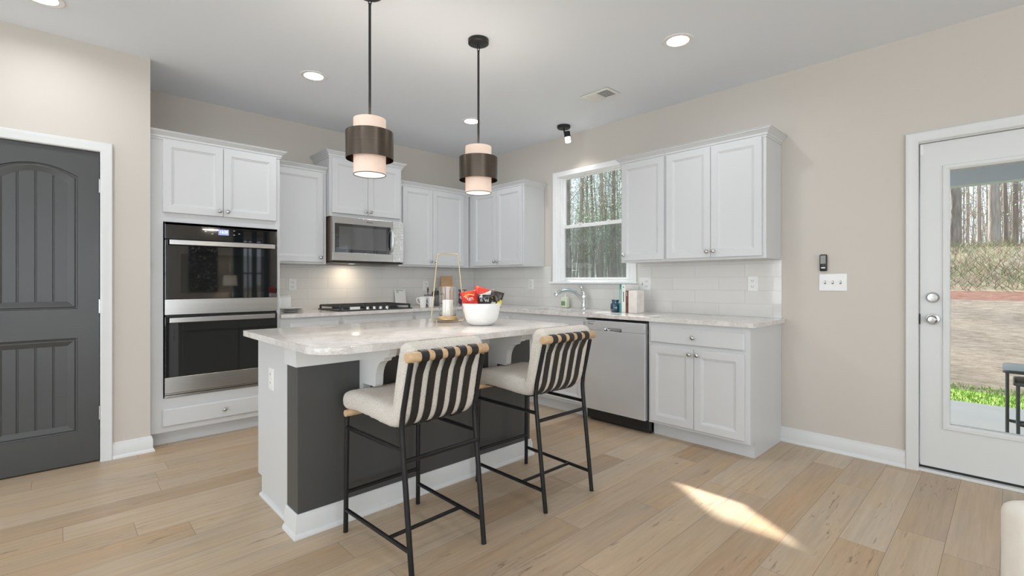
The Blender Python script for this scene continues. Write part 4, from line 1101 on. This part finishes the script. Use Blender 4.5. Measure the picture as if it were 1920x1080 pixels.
snack('dark brown and yellow snack bag leaning out of the right side of the bowl', bp_(.092, 1.080, .008), R_ - U_*.25, U_ + R_*.55, .085, .095, .03, bag_mat('dark_bag', (.035, .025, .02), (.75, .60, .06), 16, .53))
snack('green and white snack bag low in the middle of the bowl', bp_(.020, 1.030, .01), R_, U_ + F_*.9, .14, .08, .03, bag_mat('green_bag', (.45, .55, .40), (.75, .74, .70)))

# ------------------------------------------------------------------ things on the back counter
def mug(x, y, label):
    t = thing('mug', (x, y, .9145), label, 'mug', 'mugs by the cooktop')
    MB().lathe([(0, .9147), (.028, .9147), (.030, .917), (.034, .97), (.042, 1.028), (.0405, 1.028), (.032, .97), (.027, .922), (0, .921)], (x, y, 0), 'z', 36).build('mug_body', 'ceramic', t, 50)
    d = -R_
    MB().tube([Vector((x, y, 0)) + d*a + Vector((0, 0, z)) for a, z in ((.036, 1.012), (.052, 1.018), (.066, 1.008), (.068, .990), (.056, .968), (.036, .955), (.031, .945))], .0045, 10).build('handle', 'ceramic', t, 60)
mug(-1.135, -.545, 'white mug left of the other mug, beside the cooktop'); mug(-1.035, -.545, 'white mug in front of the black kettle')
fp = thing('french_press', (-.93, -.33, .9145), 'glass french press with thin black lid behind the left mug', 'french press')
MB().lathe([(.040, .918), (.040, 1.035), (.038, 1.035), (.038, .918)], (-.93, -.33, 0), 'z', 30, close=True).build('beaker', 'lantern_glass', fp, 40)
MB().lathe([(0, .9147), (.042, .9147), (.042, .925), (0, .925)], (-.93, -.33, 0), 'z', 30).build('base', 'walnut', fp, 40)
MB().lathe([(0, 1.042), (.043, 1.042), (.043, 1.036), (0, 1.036)], (-.93, -.33, 0), 'z', 30).build('lid', 'black', fp, 40)
MB().lathe([(0, 1.128), (.005, 1.126), (.006, 1.112), (.012, 1.108), (.012, 1.098), (.006, 1.094), (.008, 1.075), (.003, 1.068), (.003, 1.0425), (0, 1.0425)], (-.93, -.33, 0), 'z', 16).build('plunger', 'black', fp, 40)
kt = thing('coffee_kettle', (-.80, -.30, .9145), 'black coffee press with side handle behind the right mug', 'kettle')
MB().lathe([(0, .9147), (.048, .9147), (.050, .918), (.048, 1.035), (.044, 1.04), (0, 1.04)], (-.80, -.30, 0), 'z', 30).build('kettle_body', mat('smoked_glass', (.10, .10, .10), .1, noise=(4, .05)), kt, 40)
MB().lathe([(0, 1.090), (.030, 1.088), (.046, 1.066), (.050, 1.041), (0, 1.041)], (-.80, -.30, 0), 'z', 30).tube([(-.80, -.30, 1.088), (-.80, -.30, 1.108)], .004, 8).lathe([(0, 1.112), (.015, 1.111), (.015, 1.106), (0, 1.106)], (-.80, -.30, 0), 'z', 16).build('lid', 'black', kt, 40)
K = Vector((-.80, -.30, 0))
MB().tube([K + R_*a + Vector((0, 0, z)) for a, z in ((.045, 1.045), (.085, 1.05), (.09, 1.04), (.088, .96), (.085, .95), (.045, .94))], .006, 8).build('handle', 'black', kt, 50)
tag(MB().obox((-.905, -.22, .955), (1, 0, 0), (0, 1, 0), (0, 0, 1), .05, .03, .0395, .003).build('wooden_box', 'walnut'), 'small brown wooden box behind the two mugs', 'box')
cb = thing('cutting_board', (-1.11, -.06, .9145), 'white board leaning on the backsplash right of the cooktop', 'board')
MB().obox((-1.11, -.050, 1.008), (1, 0, 0), (0, .18, 1), (0, 1, -.18), .068, .094, .006, .004).build('board', 'ceramic', cb)
MB().tube([(-1.165, -.045, 1.088), (-1.150, -.045, 1.092), (-1.070, -.045, 1.086)], .002, 6).tube([(-1.155, -.050, 1.085), (-1.155, -.052, 1.062), (-1.140, -.052, 1.062), (-1.140, -.050, 1.084)], .0016, 6).build('wire_stand', 'rodmetal', cb)
kb = thing('coffee_bag', (-.56, -.16, .9145), 'tall brown kraft coffee bag standing in the corner behind the lantern', 'bag')
mb = MB(); o_ = Vector((-.545, -.150, 0)); rr = Vector((.96, -.28, 0)).normalized(); ff = Vector((-.28, -.96, 0)).normalized()
def kp(a, d, z): return o_ + rr*a + ff*d + Vector((0, 0, z))
b = mb.bm; R = []
for z, w_, d_ in ((.9147, .070, .040), (1.0, .074, .042), (1.12, .074, .036), (1.20, .073, .020), (1.235, .072, .006), (1.258, .072, .003)):
    R.append([b.verts.new(kp(-w_, -d_, z)), b.verts.new(kp(w_, -d_, z)), b.verts.new(kp(w_+(0 if z > 1.2 else 0), d_, z)), b.verts.new(kp(-w_, d_, z))])
for A, B in zip(R, R[1:]):
    for i in range(4): b.faces.new((A[i], A[(i+1) % 4], B[(i+1) % 4], B[i]))
b.faces.new(R[0][::-1]); b.faces.new(R[-1]); mb.build('bag_body', 'kraft', kb)
MB().tube([kp(.045+.013*math.cos(2*PI*k/16), .030, 1.165+.013*math.sin(2*PI*k/16)) for k in range(16)], .0014, 6, closed=True).build('round_stamp', 'walnut', kb)
snack('dark patterned snack bag standing on the counter behind the lantern', (-.42, -.30, 1.005), R_, U_, .10, .18, .045, bag_mat('pattern_bag', (.08, .06, .09), (.75, .50, .42), 22, .55))
# plates and napkin box
for k in range(3):
    x, y, z = -2.40, -.34, .9147+k*.0125
    tag(MB().lathe([(0, z), (.055, z), (.060, z+.003), (.118-.006*(k == 0), z+.012), (.116-.006*(k == 0), z+.0145), (.060, z+.0065), (0, z+.0055)], (x, y, 0), 'z', 40).build('plate', mat('plate_glaze_%d' % k, (.70, .66, .62) if k != 1 else (.36, .33, .32), .2, noise=(4, .02)), None, 50),
        ['bottom plate of the small stack beside the oven cabinet', 'dark grey plate in the middle of the small stack', 'top plate of the small stack beside the oven cabinet'][k], 'plate', 'stacked plates')
cn2 = thing('canister', (-2.385, -.075, .9145), 'square white canister behind the stacked plates', 'canister')
MB().box(-2.440, -2.325, -.135, -.020, .9147, 1.045, .008).build('canister_body', 'ceramic', cn2, 40)
MB().box(-2.437, -2.328, -.132, -.023, 1.0455, 1.058, .004).build('lid', 'ceramic', cn2, 40)

# ------------------------------------------------------------------ right counter: jar, books, marble block
jr = thing('jar', (-.27, -2.352, .9145), 'dark blue glass jar left of the upright books', 'jar')
MB().lathe([(0, .9147), (.036, .9147), (.042, .920), (.044, .950), (.042, .985), (.030, 1.000), (.028, 1.006), (0, 1.006)], (-.27, -2.352, 0), 'z', 30).build('jar_body', 'navy_glass', jr, 50)
MB().lathe([(0, 1.0062), (.030, 1.0062), (.033, 1.010), (.032, 1.026), (0, 1.028)], (-.27, -2.352, 0), 'z', 30).build('lid', 'navy_glass', jr, 50)
def book(y0, y1, z1, x0, label, m, marks):
    t = thing('book', ((x0-.09)/2, (y0+y1)/2, .9145), label, 'book', 'books beside the sink')
    MB().box(x0, -.09, y0, y0+.003, .9147, z1).box(x0, -.09, y1-.003, y1, .9147, z1).box(x0-.002, x0+.002, y0, y1, .9147, z1).build('cover', m, t)
    MB().box(x0+.0025, -.094, y0+.0035, y1-.0035, .918, z1-.004).build('pages', 'plate', t)
    for (z, h, mm) in marks: MB().box(x0-.0030, x0-.0021, y0+(y1-y0)*.4, y1-(y1-y0)*.4, z, z+h).build('spine_lettering', mm, t)
teal = mat('book_teal', (.07, .30, .30), .5, noise=(8, .1)); bkw = mat('book_white', (.80, .78, .74), .5, noise=(8, .03)); bkb = mat('book_brown', (.16, .07, .05), .5, noise=(20, .5))
book(-2.438, -2.418, 1.165, -.30, 'thin teal-spined book standing next to the blue jar', teal, [(1.145, .012, 'black'), (1.00, .12, 'plate')])
book(-2.480, -2.4395, 1.165, -.30, 'thick white-spined book between the teal and brown books', bkw, [(1.135, .008, 'black'), (1.01, .09, 'outletgrey')])
book(-2.505, -2.4815, 1.108, -.30, 'shorter brown and grey book against the marble block', bkb, [(1.06, .04, 'plate')])
tag(MB().box(-.300, -.180, -2.592, -2.5065, .9147, 1.110, .003).build('marble_bookend', 'marble'), 'pale marble block bookend at the right of the books', 'bookend')

# ------------------------------------------------------------------ living side furniture
ch = thing('armchair', (0, 0, 0), 'cream upholstered chair at the lower right corner', 'armchair')
def soft(x0, x1, y0, y1, z0, z1, r, name):
    return MB().box(x0, x1, y0, y1, z0, z1, r, 5).build(name, 'cream', ch, 70)
soft(-.29, .29, .200, .285, .30, .700, .030, 'backrest')
soft(-.285, .285, -.29, .195, .30, .385, .02, 'seat_base')
soft(-.280, .280, -.295, .195, .387, .475, .035, 'seat_cushion')
for x in (-.25, .25):
    for y in (-.25, .25): MB().lathe([(0, 0), (.014, 0), (.020, .305), (0, .305)], (x, y, 0), 'z', 16).build('leg', 'walnut', ch, 40)
ch.rotation_euler = (0, 0, -math.radians(43.714))
ch.location = (CAM[0]+.723*1.385+.691*.800, CAM[1]-.691*1.385+.723*.800, 0)
tag(MB().box(-1.72, -1.14, YR+.001, YR+.03, .95, 2.08).build('framed_artwork', bag_mat('art_canvas', (.01, .012, .012), (.75, .75, .72), 26, .60)), 'dark abstract canvas on the rear wall', 'artwork')
st = thing('side_table', (-.95, YR+.35, 0), 'small round walnut side table under the table lamp', 'side table')
MB().lathe([(0, .56), (.24, .56), (.24, .59), (0, .59)], (-.95, YR+.35, 0), 'z', 32).build('table_top', 'walnut', st, 40)
MB().lathe([(0, 0), (.16, 0), (.15, .02), (.02, .04), (.02, .56), (0, .56)], (-.95, YR+.35, 0), 'z', 24).build('pedestal', 'blackmetal', st, 40)
lm = thing('table_lamp', (-.95, YR+.35, .59), 'brass table lamp with a drum shade near the rear wall', 'table lamp')
MB().lathe([(0, .591), (.07, .591), (.07, .60), (.03, .62), (.05, .72), (.03, .90), (.008, .95), (.008, 1.15), (0, 1.15)], (-.95, YR+.35, 0), 'z', 28).build('lamp_base', 'brass', lm, 50)
MB().lathe([(.15, 1.10), (.13, 1.34), (.128, 1.34), (.148, 1.10)], (-.95, YR+.35, 0), 'z', 36, close=True).build('lamp_shade', 'lampshade', lm, 50)
bulb_light(-.95, YR+.35, 1.22, 6, (1, .85, .65), .04)
def curtain(x0, x1, label):
    mb = MB(); b = mb.bm; n = 60; A, B = [], []
    for i in range(n+1):
        x = x0+(x1-x0)*i/n; y = YR+.10+.035*math.sin(i*1.05)
        A.append((x, y)); 
    for dy in (0, .004):
        B.append([(b.verts.new((x, y+dy, .02)), b.verts.new((x, y+dy, 2.44))) for x, y in A])
    for side in B:
        for p, q in zip(side, side[1:]): b.faces.new((p[0], q[0], q[1], p[1]))
    tag(mb.build('curtain', 'teal', None, 60), label, 'curtain', 'teal curtains')
curtain(-.82, -.60, 'teal curtain panel left of the rear corner window'); curtain(-.42, -.30, 'teal curtain panel across the middle of the rear corner window'); curtain(-.14, -.04, 'teal curtain panel in the rear corner')
tag(MB().tube([(-.9, YR+.10, 2.45), (-.02, YR+.10, 2.45)], .012, 10).build('curtain_rod', 'blackmetal', None, 50), 'black rod over the rear corner window', 'curtain rod')
# ------------------------------------------------------------------ outside
def terr(x, y=-4):     # ground height east of the house; the bank levels out to the north
    K = [(0, -.16), (3.3, -.16), (4.15, -.15), (8.0, .86), (9.4, 1.00), (15.0, 2.18), (22, 2.6), (80, 3.2)]
    for (a, za), (b, zb) in zip(K, K[1:]):
        if x <= b: h = za+(zb-za)*(x-a)/(b-a); break
    else: h = K[-1][1]
    t = min(1, max(0, (y+1)/6)); t = t*t*(3-2*t)
    return h*(1-t) + min(h, .55 + max(0, x-9)*.008)*t
def strip(name, x0, x1, m, nx=14, y0=-40, y1=70, amp=.0, ny=110):
    mb = MB(); b = mb.bm; G = []
    for i in range(nx+1):
        x = x0+(x1-x0)*i/nx
        G.append([b.verts.new((x, y0+(y1-y0)*j/ny, terr(x, y0+(y1-y0)*j/ny)+(amp if 0 < i < nx else 0)*(math.sin(i*2.3+j*1.7)+math.sin(j*.9-i*1.1)))) for j in range(ny+1)])
    for i in range(nx):
        for j in range(ny): b.faces.new((G[i][j], G[i+1][j], G[i+1][j+1], G[i][j+1]))
    return struct(mb.build(name, m, None, 60))
strip('ground_yard', .16, 3.3, 'straw', 3)
strip('lawn', 3.3, 4.15, 'lawn', 4)
strip('ground_straw_slope', 4.15, 8.0, 'straw', 20, amp=.008)
strip('ground_mulch', 8.0, 9.4, 'mulch', 8, amp=.008)
strip('ground_bank', 9.4, 80, 'bank', 70, amp=.03)
struct(MB().box(.155, 3.24, -9.0, -2.6, -.25, -.12, .004).build('patio_slab', 'concrete'))
pc = struct(MB().box(.155, 3.25, -9.0, -2.35, 2.50, 2.56).build('porch_ceiling', 'porch'))
struct(MB().box(3.02, 3.20, -9.0, -2.35, 2.215, 2.50).build('porch_beam', 'porch'))
struct(MB().box(3.03, 3.17, -8.95, -8.80, -.12, 2.215).build('porch_column', 'trim'))
struct(MB().box(3.03, 3.17, -2.75, -2.60, -.12, 2.215).build('porch_column', 'trim'))
struct(MB().box(-8.3, .2, -9.9, .3, 2.95, 3.05).build('roof', 'porch'))
# nesting patio tables
def patio_table(x0, x1, y0, y1, z0, z1, label):
    t = thing('patio_table', ((x0+x1)/2, (y0+y1)/2, z0), label, 'patio table', 'nesting patio tables')
    gm = 'patiometal'
    slab_poly(rounded([(x0, y0), (x1, y0), (x1, y1), (x0, y1)], [.06]*4), z1-.028, z1, 'table_top', gm, t, .004)
    for x in (x0+.03, x1-.03):
        for y in (y0+.03, y1-.03): MB().tube([(x, y, z0), (x, y, z1-.028)], .012, 10).build('leg', gm, t, 50)
    MB().tube([(x1-.03, y0+.03, z0+.012), (x1-.03, y1-.03, z0+.012)], .011, 8).build('floor_bar', gm, t, 50)
M['patiometal'] = mat('patio_metal', (.045, .06, .06), .45, .3, noise=(10, .1))
patio_table(2.00, 2.55, -5.35, -4.775, -.12, .425, 'tall dark metal patio table seen through the patio door')
patio_table(1.98, 2.42, -5.30, -4.840, -.12, .325, 'lower dark metal patio table tucked in front of the tall one')
# grass tufts along the lawn edge
def blades(name, n, xr, yr, h, w, m, lean=.3, label='', cat='', k=1):
    mb = MB(); b = mb.bm; rnd = random.Random(len(name)*7+n)
    for _ in range(n):
        x, y = rnd.uniform(*xr), rnd.uniform(*yr); z = terr(x, y)-.01; a = rnd.uniform(0, 2*PI); hh = h*rnd.uniform(.4, 1)
        dx, dy = math.cos(a)*w, math.sin(a)*w; lx_, ly_ = rnd.uniform(-lean, lean)*hh, rnd.uniform(-lean, lean)*hh
        b.faces.new([b.verts.new((x-dx, y-dy, z)), b.verts.new((x+dx, y+dy, z)), b.verts.new((x+lx_, y+ly_, z+hh))])
    return tag(mb.build(name, m), label, cat, kind='stuff')
blades('lawn_grass', 9000, (3.28, 4.3), (-6.2, -2.5), .06, .006, 'grassb', label='short green grass along the patio edge', cat='grass')
blades('bank_weeds', 34000, (9.4, 16), (-9, 22), .34, .006, 'weed', 1.3, 'dry weeds and brush on the bank below the trees', 'weeds')
blades('green_weeds', 12000, (9.6, 16), (-9, 22), .28, .009, 'leaf', 1.3, 'green weeds mixed into the bank brush', 'weeds')
# fine saplings and twigs between the big trunks
def ray(u, v=528.4):
    a = math.radians(43.714); x = (u-960)/893.388
    return Vector((math.sin(a)+x*math.cos(a), math.cos(a)-x*math.sin(a), 0))
def brush(name, n, u0, u1, d0, d1, hmin, hmax, m, seed, label, leaf=None, nl=0):
    rnd = random.Random(seed); mb = MB(); b = mb.bm; tips = []
    for _ in range(n):
        u = rnd.uniform(u0, u1); d = rnd.uniform(d0, d1); p = Vector((CAM[0], CAM[1], 0)) + ray(u)*d
        if p.x < 11: continue
        p.z = terr(p.x, p.y)-.1; h = rnd.uniform(hmin, hmax); r = rnd.uniform(.012, .04); q = p.copy(); pts = [p.copy()]
        lean = Vector((rnd.uniform(-.12, .12), rnd.uniform(-.12, .12), 1))
        for k in range(5): q = q + lean*h/5 + Vector((rnd.uniform(-.1, .1), rnd.uniform(-.1, .1), 0)); pts.append(q.copy())
        mb.tube(pts, [r*(1-.16*k) for k in range(6)], 3, cap=False)
        for k in range(5):
            s0 = pts[rnd.randint(1, 5)]; dd = Vector((rnd.uniform(-1, 1), rnd.uniform(-1, 1), rnd.uniform(.1, 1)))*rnd.uniform(.5, 1.6)
            mb.tube([s0, s0+dd*.5+Vector((0, 0, .1)), s0+dd], [.012, .009, .004], 3, cap=False); tips.append(s0+dd)
    o = tag(mb.build(name, m), label[0], label[1], kind='stuff')
    if leaf:
        mb = MB(); b = mb.bm
        for _ in range(nl):
            c = rnd.choice(tips) + Vector((rnd.gauss(0, .55), rnd.gauss(0, .55), rnd.gauss(0, .7))); s = rnd.uniform(.02, .048)
            a = Vector((rnd.uniform(-1, 1), rnd.uniform(-1, 1), rnd.uniform(-1, 1))).normalized()*s; e = a.orthogonal()
            b.faces.new([b.verts.new(c-a), b.verts.new(c+e*.6), b.verts.new(c+a), b.verts.new(c-e*.6)])
        tag(mb.build(name+'_leaves', leaf), label[2], 'foliage', kind='stuff')
brush('woodland_brush', 150, 1020, 1210, 21, 60, 3, 13, 'bark2', 3, ('thin saplings in the woods beyond the kitchen window', 'saplings', 'pale spring leaves of the woods beyond the kitchen window'), 'leaf', 60000)
brush('woodland_brush', 300, 1690, 2080, 15.5, 40, 2, 8, 'bark2', 4, ('thin saplings behind the bank beyond the patio door', 'saplings', 'sparse green leaves behind the bank beyond the patio door'), 'leaf', 7000)
brush('woodland_brush', 420, 700, 2600, 24, 70, 5, 14, 'bark', 8, ('mixed saplings of the wider woods around the yard', 'saplings', 'green leaves of the wider woods around the yard'), 'leaf', 14000)
brush('pine_brush', 60, 1122, 1215, 24, 40, 8, 15, 'bark', 5, ('dark slender trunks at the right of the kitchen window view', 'saplings', 'green pine sprays at the right of the kitchen window view'), 'pine', 60000)
# big trees, each one its own thing
def make_tree(seed, m, r0, h):
    rnd = random.Random(seed); t = thing('tree', (0, 0, 0), '', 'tree')
    pts, q = [], Vector((0, 0, -.3))
    for k in range(9): pts.append(q.copy()); q = q + Vector((rnd.uniform(-.10, .10), rnd.uniform(-.10, .10), h/8))
    MB().tube(pts, [r0*(1-.085*k) for k in range(9)], 9, cap=False).build('trunk', m, t, 80)
    mb = MB()
    for _ in range(34):
        k = rnd.uniform(1.2, 7.9); i = int(k); s0 = pts[i].lerp(pts[min(i+1, 8)], k-i); a = rnd.uniform(0, 2*PI); L_ = rnd.uniform(1.0, 3.4)*(1.1-k/14)
        d = Vector((math.cos(a), math.sin(a), rnd.uniform(.0, .9))); e = s0+d*L_; r = r0*.13*rnd.uniform(.4, 1)
        mid = s0.lerp(e, .5)+Vector((0, 0, rnd.uniform(-.2, .3)))
        mb.tube([s0, mid, e], [r, r*.6, r*.15], 4, cap=False)
        for _ in range(4):
            s1 = s0.lerp(e, rnd.uniform(.3, 1)); mb.tube([s1, s1+Vector((rnd.uniform(-.7, .7), rnd.uniform(-.7, .7), rnd.uniform(-.2, .8)))], [r*.3, r*.1], 3, cap=False)
    mb.build('branches', m, t)
    return t
protos = [make_tree(11, 'bark', .21, 15), make_tree(12, 'bark2', .15, 14), make_tree(13, 'bark', .12, 13), make_tree(14, 'bark2', .26, 16)]
used = [False]*4
def put_tree(k, u, d, label, group, s=1.0):
    p = Vector((CAM[0], CAM[1], 0)) + ray(u)*d
    if used[k]: t = copy_tree(protos[k])
    else: t = protos[k]; used[k] = True
    t.location = (p.x, p.y, terr(p.x, p.y)); t.rotation_euler = (0, 0, random.uniform(0, 6)); t.scale = (s, s, 1)
    t['label'] = label; t['group'] = group
put_tree(0, 1792, 15.5, 'thick tree at the left edge of the patio door glass', 'woods beyond the patio door', .70)
put_tree(1, 1836, 17, 'slim grey tree between the two thick trunks in the patio door glass', 'woods beyond the patio door', .42)
put_tree(3, 1865, 16, 'thickest tree near the middle of the patio door glass', 'woods beyond the patio door', .62)
put_tree(2, 1886, 16.5, 'tree just right of the thickest trunk in the patio door glass', 'woods beyond the patio door', .55)
put_tree(0, 1903, 17.5, 'leaning dark tree toward the right edge of the patio door glass', 'woods beyond the patio door', .45)
put_tree(1, 1814, 20, 'thin pale tree right of the left-edge trunk in the patio door glass', 'woods beyond the patio door', .4)
for u in (1770, 1806, 1826, 1850, 1897, 1915, 1960, 2010, 1730):
    put_tree(random.randint(1, 2), u, random.uniform(26, 42), 'distant bare tree deep in the woods beyond the patio door', 'far woods beyond the patio door', random.uniform(.3, .5))
for u, d, k, s, lb in ((1066, 24, 0, .8, 'dark tree at the left edge of the kitchen window view'), (1091, 26, 3, .6, 'thick grey tree left of centre in the kitchen window view'), (1099, 31, 2, .6, 'slim tree just right of the thick grey one in the kitchen window'),
                       (1112, 28, 2, .9, 'dark tree in the middle of the kitchen window view'), (1127, 25, 1, .8, 'pale tree right of centre in the kitchen window view'), (1152, 24, 0, .6, 'dark tree among the green sprays at the right of the kitchen window')):
    put_tree(k, u, d, lb, 'woods beyond the kitchen window', s)
for i in range(12):
    put_tree(random.randint(0, 2), 1030+150*i/11+random.uniform(-4, 4), random.uniform(32, 62), 'distant bare tree deep in the woods beyond the kitchen window', 'far woods beyond the kitchen window', random.uniform(.45, .8))
